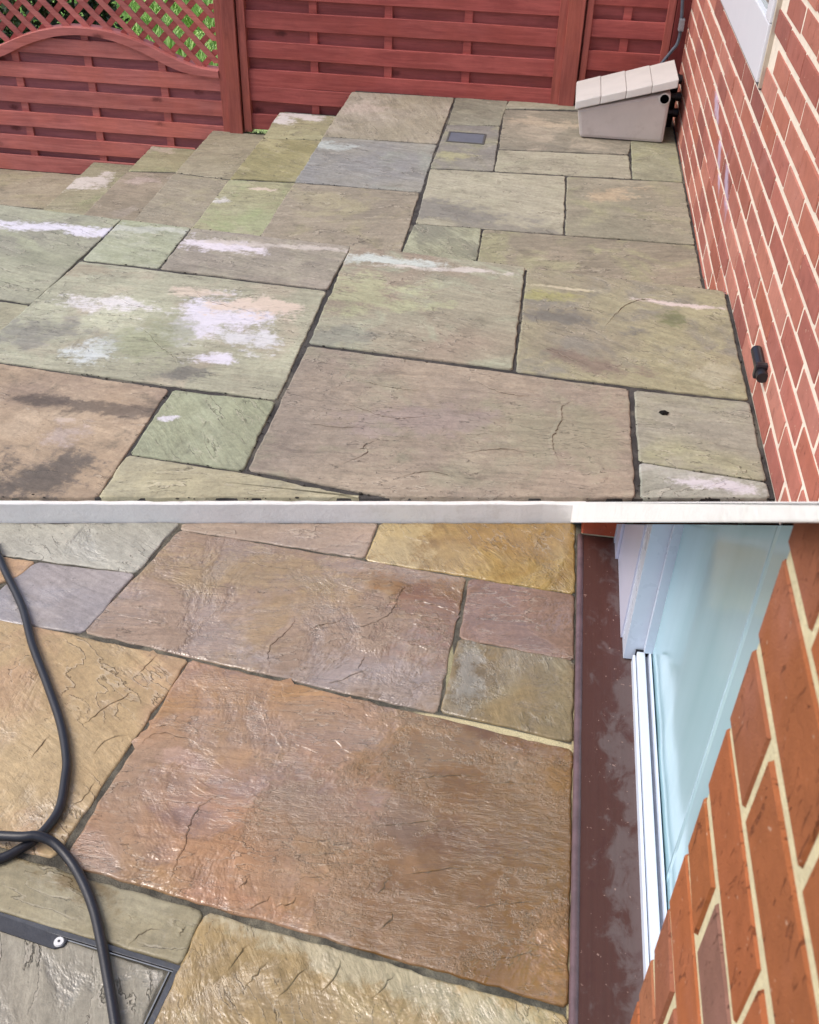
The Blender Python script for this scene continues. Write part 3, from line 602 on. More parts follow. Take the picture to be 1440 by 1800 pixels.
bar(bm, O+uy*0.006, uy, DT, sgn, 0.000, 0.0085, -0.02, 0.0012); bar(bm, O+uy*0.0102, uy, DT, sgn, 0.0086, 0.0120, -0.02, -0.0026)
obj('frame', bm, metal, tray)
bm = bmesh.new(); bar(bm, O+ey*0.0101, ux, LT, ey, 0.0, 0.0016, -0.02, 0.0008, 0); bar(bm, O+uy*0.0122+sgn*0.0122, uy, DT, sgn, 0.0, 0.0016, -0.02, 0.0006, 0)
obj('inner_edge', bm, bright, tray)
tin = O+ey*0.0120+ux*0.0160
poly = [tuple((tin)[:2]), tuple((tin+uy*DT)[:2]), tuple((tin+uy*DT+ux*LT)[:2]), tuple((tin+ux*LT)[:2])]
poly = [(p[0]+tr[0], p[1]+tr[1]) for p in poly]
stone_t = stone_mat('tray_stone', [(168,160,136),(158,148,124),(176,168,146)], angle=1.2, steps=9, relief=1.1, dirt=.1, edge=.5, wet=.25, rough=.55)
o, _c = slab_obj('stone_infill', poly, ZL-0.0008, stone_t, tilt=False); o.parent = tray; o.location = o.location-Vector(tray.location)
dark_pl = plain_mat('dark_plastic_plate', (66, 68, 74), 0.5, 0.4, 0.2, 30.0, 0.0005, 160.0)
bm = bmesh.new()
pl = [un(x, y, ZL+0.003)-tr for x, y in ((-60,1588),(37,1621),(119,1650),(111,1663),(94,1667),(37,1648),(-60,1615))]
prism(bm, [(p[0], p[1]) for p in pl][::-1], -0.001, 0.0022); obj('plate', bm, dark_pl, tray)
bm = bmesh.new(); cs = un(104, 1656, 0.002)-tr
bmesh.ops.create_cone(bm, cap_ends=True, segments=24, radius1=0.0078, radius2=0.0066, depth=0.0026, matrix=Matrix.Translation((cs[0], cs[1], 0.0033)))
scr = obj('screw', bm, plain_mat('zinc_screw', (222, 222, 220), .35, .6, .06, 40.0, .0001, 200.0, k=1.0), tray)
bm = bmesh.new(); bmesh.ops.create_cone(bm, cap_ends=True, segments=16, radius1=0.0019, radius2=0.0019, depth=0.0008, matrix=Matrix.Translation((cs[0], cs[1], 0.0048)))
obj('screw_recess', bm, dark_pl, scr)

# small drain cover let into the far patio
dc = np.mean([un(x, y, ZA) for x, y in ((790,234),(851,237),(849,252),(789,251))], axis=0)
cov = tag(empty('drain_cover', tuple(dc)), 'small blue grey plastic drain cover let into a slab', 'drain cover')
bm = bmesh.new()
for a, b in (((-.084,-.068,0),(.084,-.060,.005)),((-.084,.060,0),(.084,.068,.005)),((-.084,-.0598,0),(-.076,.0598,.005)),((.076,-.0598,0),(.084,.0598,.005))): box(bm, a, b, .001)
obj('rim', bm, plain_mat('drain_rim', (96, 96, 94), .7, .4), cov)
bm = bmesh.new(); box(bm, (-.0755, -.0595, 0), (.0755, .0595, .0035), .0015)
obj('lid', bm, plain_mat('blue_grey_plastic', (112, 120, 132), .45, .5, .1), cov)
bm = bmesh.new(); bmesh.ops.create_icosphere(bm, subdivisions=2, radius=0.011)
for v in bm.verts: v.co = Vector((v.co.x*(1+.3*math.sin(9*v.co.y*60)), v.co.y*.7+.002*math.sin(v.co.x*700), v.co.z*.5))
pt = un(1167, 728, ZN); tag(obj('dirt_clod', bm, plain_mat('black_dirt', (22, 20, 20), .9, .2), None, loc=(pt[0], pt[1], ZN+.004)), 'tiny black crumb of dirt lying on the slab by the wall', 'dirt crumb')

# the paving goes on outside the photograph, to the left and towards the camera
def inside(p, poly):
    r_ = False
    for i in range(len(poly)):
        a, b = poly[i], poly[i-1]
        if (a[1] > p[1]) != (b[1] > p[1]) and p[0] < (b[0]-a[0])*(p[1]-a[1])/(b[1]-a[1])+a[0]: r_ = not r_
    return r_
def more_paving(name, polys, z, x0, x1, y0, y1, ok, cols):
    bm = bmesh.new(); cx, cy = .37, .31; k = 0
    for i in range(int((x1-x0)/cx)):
        for j in range(int((y1-y0)/cy)):
            a, b = x0+i*cx+.005, y0+j*cy+.005+(i % 2)*.11; q = (a, b, a+cx-.01, b+cy-.01)
            pts = [(q[0]+(q[2]-q[0])*u/6, q[1]+(q[3]-q[1])*v_/6) for u in range(7) for v_ in range(7)]
            if all(ok(p) and not any(inside(p, P_) for P_ in polys) for p in pts):
                box(bm, (q[0], q[1], z-.025), (q[2], q[3], z-.001+rng.normal(0, .0006)), .003)
    return kind(obj(name, bm, stone_mat('sandstone', cols, relief=.7, dirt=.25)), 'structure')
PL = {'L': [], 'N': []}
for lev_, z_, poly_ in POLYS:
    if lev_ in PL: PL[lev_].append(poly_)
more_paving('lower_paving', PL['L']+[[(-1.05, .20), (-.36, .20), (-.36, .78), (-1.05, .9)]], ZL, -2.35, .12, -.55, 1.75, lambda p: nS[0]*p[0]+nS[1]*p[1] < cS-.01 and p[0] < XS-.01, [(172,156,124),(150,136,116),(182,164,128)])
more_paving('upper_paving', PL['N'], ZN, -2.55, -.2, 1.3, 3.2, lambda p: nS[0]*p[0]+nS[1]*p[1] > cS+.014 and nN[0]*p[0]+nN[1]*p[1] < cN, [(168,160,130),(150,144,120),(176,172,136)])
bm = bmesh.new()
for o in S:
    if o is None or o['group'] == G_LO: continue
    vs = [v.co for v in o.data.vertices]; n_ = len(vs)
    for k in range(46):
        p = o.location+vs[int(rng.integers(0, max(1, n_//10)))]; r_ = abs(rng.normal(0, .0010))+.0007
        q = Vector((p.x+rng.normal(0, .004), p.y+rng.normal(0, .004), o.location.z-.0005))
        bmesh.ops.create_icosphere(bm, subdivisions=1, radius=r_, matrix=Matrix.Translation(q) @ Matrix.Diagonal((1+rng.random(), 1, .6, 1)))
kind(obj('grit', bm, plain_mat('dark_grit', (66, 62, 56), .95, .2, .5, 300.0, 0)), 'stuff')
# ------------------------------------------------------------------ hose
def hp(x, y, z): return tuple(un(x, y, z))
r_h = 0.0078
hose_px = [(-14,950),(8,1002),(39,1067),(57,1133),(84,1205),(107,1273),(117,1333),(114.5,1370),(106,1418),(87,1450),(63,1474),(36,1492),(5,1508),(-40,1520),(-75,1508),(-66,1484),(-22,1470),(36,1471),(66,1470),(96,1483),(125.5,1516),(149,1558),(166,1603),(178,1656),(188,1710),(197,1762),(205,1815),(212,1890)]
hz = [r_h]*len(hose_px)
for i in (17, 18): hz[i] = 3*r_h
for i in (16, 19): hz[i] = 2.0*r_h
bm = bmesh.new(); tube(bm, spline([hp(x, y, z+0.001) for (x, y), z in zip(hose_px, hz)], 14), r_h, 18)
rub = plain_mat('black_rubber', (40, 41, 48), .38, .5, .2, 20.0, .0003, 300.0)
tag(obj('hose', bm, rub, None, True), 'black rubber hose looping across the wet slabs', 'hose')

# ------------------------------------------------------------------ brickwork
def bricks(name, origin, u, n, U0, U1, zs, phase, depth, mat, mmat, parent, bl=0.215, joint=0.0145, hj=None, proud=0.0018, skip=None, cut=None, mortar_z=None, header_first=None, chm=.0030):
    """stretcher bond: u along the wall, n out of the face; zs = heights of the bed joints"""
    o, u, n = Vector(origin), Vector(u), Vector(n); bm = bmesh.new(); pit = bl+joint; k = 0
    for i in range(len(zs)-1):
        z0, z1 = zs[i]+joint/2, zs[i+1]-joint/2
        s = phase[i % 2]; s -= math.ceil((s-U0)/pit)*pit
        while s < U1:
            a, b = max(s+joint/2, U0), min(s+pit-joint/2, U1)
            if b-a > 0.02 and not (skip and skip(a, b, z0, z1)):
                j = lambda q=0.0017: rng.normal(0, q)
                p = max(.0010, proud+rng.normal(0, .0009)); ch = chm
                az0, az1, aa, bb = z0+j(), z1+j(), a+j(), b+j()
                if a == U0: aa = U0+abs(j(.0008))
                if b == U1: bb = U1-abs(j(.0008))
                t1, t2 = abs(j(.0008)), abs(j(.0008))
                def V(s_, z_, d_): return bm.verts.new(o+u*s_+n*d_+Vector((0, 0, z_)))
                B = [V(aa, az0, -depth), V(bb, az0, -depth), V(bb, az1, -depth), V(aa, az1, -depth)]
                M = [V(aa, az0, p-ch), V(bb, az0, p-ch), V(bb, az1, p-ch), V(aa, az1, p-ch)]
                Fv = [V(aa+ch*.8, az0+ch*.7, p+t1), V(bb-ch*.8, az0+ch*.7, p+t2), V(bb-ch*.8, az1-ch*.7, p+t2), V(aa+ch*.8, az1-ch*.7, p+t1)]
                for q in range(4):
                    w_ = (q+1) % 4; bm.faces.new((B[q], B[w_], M[w_], M[q])); bm.faces.new((M[q], M[w_], Fv[w_], Fv[q]))
                bm.faces.new(Fv); bm.faces.new(B[::-1])
            s += pit
    bmesh.ops.recalc_face_normals(bm, faces=bm.faces)
    def docut(b_, fill):
        if cut:
            res = bmesh.ops.bisect_plane(b_, geom=b_.verts[:]+b_.edges[:]+b_.faces[:], plane_co=cut[0], plane_no=cut[1], clear_outer=True)
            if fill:
                es = [e for e in b_.edges if e.is_boundary]
                bmesh.ops.holes_fill(b_, edges=es, sides=0)
    docut(bm, True)
    bo = obj('bricks', bm, mat, parent)
    bm = bmesh.new(); zb, zt = (mortar_z or (zs[0], zs[-1]))
    d0, d1 = -depth+0.004, -0.0006
    c = [o+u*(U0+.003)+n*d0, o+u*(U1-.003)+n*d0, o+u*(U1-.003)+n*d1, o+u*(U0+.003)+n*d1]
    vb = [bm.verts.new(p+Vector((0, 0, zb))) for p in c]; vt = [bm.verts.new(p+Vector((0, 0, zt))) for p in c]
    bm.faces.new(vb); bm.faces.new(vt[::-1])
    for q in range(4): bm.faces.new((vb[q], vt[q], vt[(q+1) % 4], vb[(q+1) % 4]))
    bmesh.ops.recalc_face_normals(bm, faces=bm.faces); docut(bm, True)
    mo = obj('mortar', bm, mmat, parent); return bo, mo
mort_w = plain_mat('cream_mortar', (226, 214, 198), .9, .2, .10, 25.0, .0014, 150.0, k=1.0, dirt=.25, dirtcol=(160, 140, 120))
mort_near = plain_mat('sand_mortar', (212, 202, 166), .9, .2, .14, 60.0, .0018, 260.0, k=1.0, dirt=.3, dirtcol=(150, 134, 104))
zc = [0.130+0.0745*i for i in range(-6, 31)]
wall = tag(empty('brick_wall', (XW, 2.5, ZA)), 'red brick house wall with cream mortar, running up to the fence', 'wall')
wl = Vector(wall.location)
salts = [((3.86, .32), (.14, .035), .3), ((3.6, .25), (.10, .03), .5), ((3.33, .23), (.14, .035), .5), ((3.52, .20), (.10, .02), .4), ((2.75, .03), (.25, .03), 0)]
WY0, WZ0 = 3.135, 0.590                       # near bottom corner of the white window
AIRB = (3.600, 3.815, zc[6]+.005, zc[7]-.005)
def wskip(a, b, z0, z1):
    zz = (z0+z1)/2+wl[2]; yy = (a+b)/2+wl[1]
    if z1+wl[2] > .585 and z0+wl[2] < 1.80 and b+wl[1] > WY0-.013 and a+wl[1] < WY0+1.751 and zz < 1.80 and yy > WY0-.02: return yy < WY0+1.74 or a+wl[1] < WY0+1.72
    return AIRB[2] < zz < AIRB[3] and AIRB[0]-.02 < yy < AIRB[1]+.02
bm_up = brick_mat('red_brick', [(180,114,98),(192,126,108),(164,98,86),(186,116,102),(148,90,82),(178,108,88),(196,134,118),(168,104,92)], salts=[((s[0][0]-wl[1], s[0][1]-wl[2]), s[1], s[2]) for s in salts], drag=.25)
ph0 = 3.600-wl[1]
bricks('w', (0, 0, 0), (0, 1, 0), (-1, 0, 0), -0.6-wl[1], 5.30-wl[1], [z-wl[2] for z in zc], [ph0, ph0-.113], 0.10, bm_up, mort_w, wall, skip=wskip)
# terracotta air brick in the wall
terr = plain_mat('terracotta', (206, 138, 124), .8, .3, .1, 30, .0008, 200)
ab = Vector((XW-wl[0], (AIRB[0]+AIRB[1])/2-wl[1], (AIRB[2]+AIRB[3])/2-wl[2]))
bm = bmesh.new(); hw, hh = (AIRB[1]-AIRB[0])/2, (AIRB[3]-AIRB[2])/2
for i in range(13):
    y0 = -hw+i*(2*hw-.006)/12; box(bm, (-.005, y0, -hh), (.03, y0+.006, hh))
for i in range(6):
    z0 = -hh+i*(2*hh-.005)/5; box(bm, (-.0042, -hw+.0002, z0), (.03, hw-.0002, z0+.005))
abo = obj('air_brick', bm, terr, wall, loc=ab)
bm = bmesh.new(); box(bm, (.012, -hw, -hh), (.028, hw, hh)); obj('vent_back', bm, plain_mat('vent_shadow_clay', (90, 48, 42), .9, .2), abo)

# white window on the wall
win = tag(empty('window', (XW, WY0, WZ0)), 'white plastic window in the brick wall, above the air brick', 'window')
upvc = plain_mat('white_upvc', (226, 229, 236), .32, .5, .03, 5.0, .0001, 60.0, k=.92)
bm = bmesh.new()
box(bm, (-.020, 0, 0.012), (.09, 1.75, .165), .004); box(bm, (-.020, 0, .165), (.09, .075, 1.15), .004); box(bm, (-.020, 1.675, .165), (.09, 1.75, 1.15), .004); box(bm, (-.020, 0, 1.15), (.09, 1.75, 1.22), .004); box(bm, (-.020, .84, .166), (.09, .91, 1.149), .004)
obj('frame', bm, upvc, win)
bm = bmesh.new(); box(bm, (-.012, -.012, 0.0), (.09, -.0005, 1.22), .001); obj('sealant', bm, plain_mat('beige_sealant', (206, 194, 176), .7, .3), win)
bm = bmesh.new(); box(bm, (-.008, -.01, -.006), (.09, 1.75, .010), .001); obj('shadow_gap', bm, plain_mat('gap_shade_grey', (96, 92, 98), .8, .3), win)  # dark strip painted in for the shadow gap under the frame
mt_gl, N, P = new_mat('window_glass'); P.inputs['Base Color'].default_value = lin((150, 158, 150), .8); P.inputs['Roughness'].default_value = .03; P.inputs['Specular IOR Level'].default_value = .9
for y0 in (.0755, .9105):
    bm = bmesh.new(); box(bm, (-.004, y0, .1655), (.004, y0+.764, 1.1495)); obj('pane', bm, mt_gl, win)

# ------------------------------------------------------------------ door bay with its raked top
cut_co = Vector((0, 0, H)); cut_no = Vector((-.137, .793, 1.0)).normalized()
def rake(x, y, k=0): a, b = ((.137, .793), (.133, .761))[k]; return H+a*x-b*y
sill = tag(empty('door_sill', (XS, 1.0, 0)), 'dark red brown door sill with damp patches', 'door sill')
mt_s, N, P = new_mat('red_brown_sill'); co = N.coord()
sx = N.node('ShaderNodeSeparateXYZ'); N.put(sx.inputs[0], co)
nz = N.noise(N.vmath('MULTIPLY', co, (1.4, 1.0, 1.0)), 16.0, 6, 0.66, 0.5)
dry = N.smooth(N.math('ADD', N.math('MULTIPLY', sx.outputs[0], 6.0), N.math('MULTIPLY', N.math('SUBTRACT', nz, .5), 2.1)), .30, .62)
c = N.mix(dry, lin((82, 51, 45), .86), lin((98, 80, 77), .86))
c = N.mix(N.math('MULTIPLY', N.smooth(N.noise(co, 34.0, 5, 0.65), .55, .7), .5), c, lin((74, 42, 40), .9))
c = N.mix(N.math('MULTIPLY', N.smooth(N.noise(co, 150.0, 2, 0.5), .70, .75), .6), c, lin((170, 140, 128), .9))
line = N.noise(N.vmath('MULTIPLY', co, (160, 3, 1)), 1.0, 2, .5)
kk = N.math('MULTIPLY_ADD', line, .3, .85); c = N.mix(1.0, c, N.comb(kk, kk, kk), 'MULTIPLY')
N.put(P.inputs['Base Color'], c); N.put(P.inputs['Roughness'], N.lerp(dry, .30, .55))
N.put(P.inputs['Normal'], N.bump(N.math('ADD', N.math('MULTIPLY', line, .0003), N.math('MULTIPLY', nz, .0008))))
bm = bmesh.new(); box(bm, (0.006, -.90, -.01), (.135, .7715, .0100), .0)
obj('tread', bm, mt_s, sill)
mt_n = plain_mat('sill_nosing_highlight', (112, 88, 92), .4, .5, .3, 30.0, .0006, 120.0, dirt=.4, dirtcol=(66, 46, 46))  # lip highlight put into a lighter, purplish colour
bm = bmesh.new(); tube(bm, [(.0055, -.75+i*.0507, .0062+rng.normal(0, .0003)) for i in range(31)], .0072, 12)
obj('nosing', bm, mt_n, sill, True)

door = tag(empty('patio_door', (.24, 1.4, 0.01)), 'white framed patio door with a pale blue panel, next to the red brown sill', 'door')
dl = Vector(door.location)
upvc2 = plain_mat('door_upvc', (214, 224, 238), .28, .5, .03, 4.0, .0001, 50.0, k=.92)
upvc3 = plain_mat('door_upvc_shaded', (212, 214, 232), .35, .5, .03, 4.0, .0001, 50.0, k=.90)  # lavender shading of the side panel put into a second white
def raked(bm, x0, x1, y0, y1, z0, eps=-.004, bev=0.0):
    P_ = [(x0,y0),(x1,y0),(x1,y1),(x0,y1)]
    hexa(bm, [(x-dl[0], y-dl[1], z0-dl[2]) for x, y in P_]+[(x-dl[0], y-dl[1], max(z0+.004, rake(x, y)+eps)-dl[2]) for x, y in P_], bev)
bm = bmesh.new()
raked(bm, .247, .291, 1.409, 1.470, .0135, bev=.0006)
raked(bm, .280, .300, 1.396, 1.4085, .045, bev=.001)
obj('jamb', bm, upvc2, door)
bm = bmesh.new(); raked(bm, .2440, .289, 1.4660, 1.752, .0115, -.005); raked(bm, .2375, .2435, 1.700, 1.7515, .0112, bev=.0004); obj('side_panel', bm, upvc3, door)
bm = bmesh.new(); raked(bm, .236, .290, 1.7525, 1.7705, .0110); obj('edge_trim', bm, upvc2, door)
bm = bmesh.new(); Y0, Y1 = .10, 1.4045
def lb(bm, x0, x1, z0, z1, bev=.001, y1=Y1): box(bm, (x0-dl[0], Y0-dl[1], z0-dl[2]), (x1-dl[0], y1-dl[1], z1-dl[2]), bev)
lb(bm, .2625, .2675, .005, .030); lb(bm, .2690, .2835, .005, .040, .0015); lb(bm, .2900, .2935, .005, .047)
obj('track', bm, plain_mat('white_track', (222, 232, 246), .3, .5, .03, 6, .0001, 50, k=.95), door)
bm = bmesh.new(); lb(bm, .2675, .2690, .005, .0255, 0, 1.400); lb(bm, .2835, .2900, .005, .0330, 0, 1.4)
obj('groove', bm, plain_mat('grey_groove', (140, 146, 160), .5, .4, .2, 20), door)
bm = bmesh.new(); box(bm, (.2665-dl[0], 1.4046-dl[1], .02-dl[2]), (.2910-dl[0], 1.4070-dl[1], .0425-dl[2])); obj('gasket', bm, plain_mat('black_gasket', (34, 34, 42), .6, .3), door)
mt_p, N, P = new_mat('pale_blue_panel'); co = N.coord()
sx = N.node('ShaderNodeSeparateXYZ'); N.put(sx.inputs[0], co)
fold_reflect = N.noise(N.vmath('MULTIPLY', co, (0, 7.0, .25)), 1.0, 3, .5)
c = N.mix(N.smooth(fold_reflect, .35, .65), lin((166, 204, 212), .98), lin((180, 216, 226), .98))  # paler bands paint the reflections of folds into the blue
N.put(P.inputs['Base Color'], c); P.inputs['Roughness'].default_value = .12; P.inputs['Specular IOR Level'].default_value = .45
bm = bmesh.new(); ny = 160; front = []
for i in range(ny+1):
    y = Y0+(1.400-Y0)*i/ny
    x = .2965+.0004*math.sin(y*21)+.0002*math.sin(y*47+1)
    for s0 in (.93, .755, .60): x -= .0012*math.exp(-((y-s0)/.0035)**2)
    zt = max(.012, rake(x, y)-.004)
    front.append([bm.verts.new((x-dl[0], y-dl[1], .006-dl[2])), bm.verts.new((x-dl[0], y-dl[1], zt-dl[2])), bm.verts.new((.32-dl[0], y-dl[1], zt-dl[2])), bm.verts.new((.32-dl[0], y-dl[1], .006-dl[2]))])
for i in range(ny):
    for k in range(4): bm.faces.new((front[i][k], front[i+1][k], front[i+1][(k+1) % 4], front[i][(k+1) % 4]))
bm.faces.new(front[0][::-1]); bm.faces.new(front[-1])
bmesh.ops.recalc_face_normals(bm, faces=bm.faces)
obj('door_panel', bm, mt_p, door)

XP = .165
zp = [-.012+.075*k for k in range(0, 24)]
bm_near = brick_mat('orange_red_brick', [(180,106,64),(166,98,64),(146,106,92),(186,116,74),(150,92,66),(174,104,60)], scale=.5, drag=.5)
pier = tag(empty('brick_pier', (XP, .2, 0)), 'orange red brick pier with thick sandy mortar, right beside the camera', 'brick pier')
pc = Vector(pier.location)
bricks('p', (0, 0, 0), (0, 1, 0), (-1, 0, 0), 0.10-pc[1], .489-pc[1], [z-pc[2] for z in zp], [.4095-pc[1], .3150-pc[1]], .38, bm_near, mort_near, pier, joint=.0125, proud=.0004, chm=.0014, cut=(cut_co-pc, cut_no), mortar_z=(-.01, 1.62))
pier2 = tag(empty('brick_pier', (XP, 1.80, 0)), 'low end of brickwork at the far end of the door sill', 'brick pier', None)
pc = Vector(pier2.location)
bm_far = brick_mat('orange_red_brick', [(190,92,60),(176,84,58),(184,96,66)], scale=.8, drag=.2)
bricks('q', (0, 1.7725-pc[1], 0), (1, 0, 0), (0, -1, 0), .0, .41, [-.045, .006, .08], [.02, .10], .055, bm_far, mort_near, pier2, proud=.003, cut=(cut_co-pc, cut_no), mortar_z=(-.01, .06))
cop = tag(empty('wall_coping', (XS, 1.0, .6)), 'white sloping coping over the door bay, ending at the white step', 'coping')
cl = Vector(cop.location)
bm = bmesh.new(); x0, x1, y0, y1 = .143, XW-.004, .10, 1.828
PP = [(x0,y0),(x1,y0),(x1,y1),(x0,y1)]
hexa(bm, [(x-cl[0], y-cl[1], rake(x, y, 0)-cl[2]) for x, y in PP]+[(x-cl[0], y-cl[1], rake(x, y, 1)-cl[2]) for x, y in PP], .0015)
obj('coping_stone', bm, white_paint, cop)

# black plastic pipe clipped along the wall
bpos = onX(1341, 612, XW-.03)
bp = tag(empty('wall_pipe', (XW, 2.36, .17)), 'short black plastic pipe fixed low on the brick wall', 'pipe')
blackp = plain_mat('black_plastic', (34, 32, 40), .35, .5, .2, 30, .0002, 200)
bm = bmesh.new(); tube(bm, [(-.013, -.12, .000), (-.013, -.09, .002), (-.013, -.05, .004), (-.013, .006, .006)], .014, 20)
obj('pipe', bm, blackp, bp, False)
bm = bmesh.new(); box(bm, (-.030, -.10, -.016), (.004, -.080, .022), .004); obj('bracket', bm, blackp, bp)

# ------------------------------------------------------------------ fence
w_panel = wood_mat('red_stained_board', (186,112,104), (164,92,86), 'x', (190,106,90))
w_back = wood_mat('red_stained_back_board', (164,102,102), (146,88,90), 'x', (158,94,90))
w_mid = wood_mat('red_stained_board', (166,86,80), (146,70,66), 'x', (158,76,66))
w_midb = wood_mat('red_stained_back_board', (154,82,80), (136,70,68), 'x', (146,74,68))
w_post = wood_mat('red_stained_post', (160,88,78), (138,72,64), 'z', (166,88,70))
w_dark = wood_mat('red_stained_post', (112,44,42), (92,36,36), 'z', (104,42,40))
def board(bm, x0, x1, z0, z1, y0, y1, bev=.002):
    nseg = max(1, int((x1-x0)/.35)); wob = [rng.normal(0, .0012) for _ in range(nseg+1)]; wz = [rng.normal(0, .0010) for _ in range(nseg+1)]
    ring = []
    for i in range(nseg+1):
        x = x0+(x1-x0)*i/nseg; a, b = wob[i], wz[i]
        ring.append([bm.verts.new((x, y0+a, z0+b+.002)), bm.verts.new((x, y0+a+.002, z0+b)), bm.verts.new((x, y1+a, z0+b)), bm.verts.new((x, y1+a, z1+b)), bm.verts.new((x, y0+a+.002, z1+b)), bm.verts.new((x, y0+a, z1+b-.002))])
    for i in range(nseg):
        for k in range(6): bm.faces.new((ring[i][k], ring[i][(k+1) % 6], ring[i+1][(k+1) % 6], ring[i+1][k]))
    bm.faces.new(ring[0][::-1]); bm.faces.new(ring[-1])
def panel(name, x0, x1, z0, z1, fronts, backs, battens, ml, mb, stiles=(.04, .04), label='', extra=None, skip_stile=False):
    o = tag(empty(name, ((x0+x1)/2, YF, z0)), label, 'fence', 'red stained garden fences'); l = Vector(o.location)
    bm = bmesh.new()
    for a, b in fronts: board(bm, x0+stiles[0]-.004-l[0], x1-stiles[1]+.004-l[0], a-l[2], b-l[2], 0, .012)
    obj('front_boards', bm, ml, o)
    bm = bmesh.new()
    for a, b in backs: board(bm, x0+stiles[0]-.004-l[0], x1-stiles[1]+.004-l[0], a-l[2], b-l[2], .027, .038)
    obj('back_boards', bm, mb, o)
    for x in battens:
        bm = bmesh.new(); box(bm, (x-.019-l[0], .0125, z0+.01-l[2]), (x+.019-l[0], .0265, z1-l[2]), .0015); obj('batten', bm, ml, o)
    if not skip_stile:
        for a, b in ((x0, x0+stiles[0]-.001), (x1-stiles[1]+.001, x1)):
            bm = bmesh.new(); box(bm, (a-l[0], -.012, z0-l[2]), (b-l[0], .055, z1-l[2]), .002); obj('stile', bm, w_post, o)
    return o, l
# wave-topped lattice panel on the left
XL0, XL1 = -3.045, -1.612
tops = [.043-.1245*k for k in range(6)]
fr = [(t-.074, t) for t in tops[:5]]+[(-.643, -.562)]
bk = [(t-.074-.062, t-.064) for t in tops[:5]]+[(-.02, .095)]
xc = (XL0+XL1)/2
top_px = [(137,47),(167,50),(201,56),(229,67),(250,74),(284,91),(316,108),(345,118),(387,125)]
bot_px = [(137,60.5),(167,63),(206,73),(250,91),(273,103),(309,124),(332,129),(360,134.5),(386,137)]
Tc = sorted([(q[0], q[2]) for q in (onY(x, y, YF-.012) for x, y in top_px)]); Bc = sorted([(q[0], q[2]) for q in (onY(x, y, YF-.012) for x, y in bot_px)])
def curve(P_, x):
    x = xc+abs(x-xc); return float(np.interp(x, [p[0] for p in P_], [p[1] for p in P_]))
def csm(P_, x): return sum(curve(P_, x+d) for d in (-.06, -.03, 0, .03, .06))/5
pan, l = panel('garden_fence', XL0, XL1, -.66, .52, [], [], [-1.93, -2.335, -2.72], w_panel, w_back, (.042, .034), 'red fence panel with a wavy top rail and diamond lattice above', skip_stile=False)
for ch in [c_ for c_ in pan.children if c_.name.split('.')[0] in ('front_boards', 'back_boards', 'batten')]:
    bpy.data.objects.remove(ch, do_unlink=True)
def clipped_board(bm, x0, x1, z0, z1, y0, y1):
    """a board whose top is cut to run under the wavy rail"""
    n_ = 48; ring = []
    for i in range(n_+1):
        x = x0+(x1-x0)*i/n_; t = min(z1, (csm(Tc, x)+csm(Bc, x))/2); b_ = min(z0, t-.0005)
        if t-z0 < .002:
            if len(ring) > 1: _close(bm, ring)
            ring = []; continue
        w_ = .0012*math.sin(x*9+z0*31)
        ring.append([bm.verts.new(p) for p in ((x-l[0], y0+w_, b_-l[2]), (x-l[0], y1+w_, b_-l[2]), (x-l[0], y1+w_, t-l[2]), (x-l[0], y0+.001+w_, t-l[2]), (x-l[0], y0+w_, t-.001-l[2]))])
    if len(ring) > 1: _close(bm, ring)
def _close(bm, ring):
    for a, b in zip(ring, ring[1:]):
        for k in range(5): bm.faces.new((a[k], a[(k+1) % 5], b[(k+1) % 5], b[k]))
    bm.faces.new(ring[0][::-1]); bm.faces.new(ring[-1])
bm = bmesh.new()
for a, b in fr: clipped_board(bm, XL0+.039, XL1-.031, a, b, 0, .012)
bmesh.ops.recalc_face_normals(bm, faces=bm.faces); obj('front_boards', bm, w_panel, pan)
bm = bmesh.new()
for a, b in bk: clipped_board(bm, XL0+.039, XL1-.031, a, b, .027, .038)
bmesh.ops.recalc_face_normals(bm, faces=bm.faces); obj('back_boards', bm, w_back, pan)
for x in (-1.945, -2.33, -2.715):
    bm = bmesh.new(); zt = (csm(Tc, x)+csm(Bc, x))/2; box(bm, (x-.019-l[0], .0125, -.65-l[2]), (x+.019-l[0], .0265, zt-l[2]), .0015); obj('batten', bm, w_panel, pan)
bm = bmesh.new(); ring = []
for i in range(97):
    x = XL0+.043+(XL1-.035-XL0-.043)*i/96; t, b = csm(Tc, x), csm(Bc, x)
    ring.append([bm.verts.new(p) for p in ((x-l[0], -.018, b-l[2]), (x-l[0], .058, b-l[2]), (x-l[0], .058, t-l[2]), (x-l[0], -.015, t-l[2]), (x-l[0], -.018, t-.003-l[2]))])
_close(bm, ring); bmesh.ops.recalc_face_normals(bm, faces=bm.faces); obj('wavy_rail', bm, w_panel, pan)
bm = bmesh.new(); box(bm, (XL0+.043-l[0], -.01, .475-l[2]), (XL1-.035-l[0], .05, .52-l[2]), .002); obj('top_rail', bm, w_panel, pan)
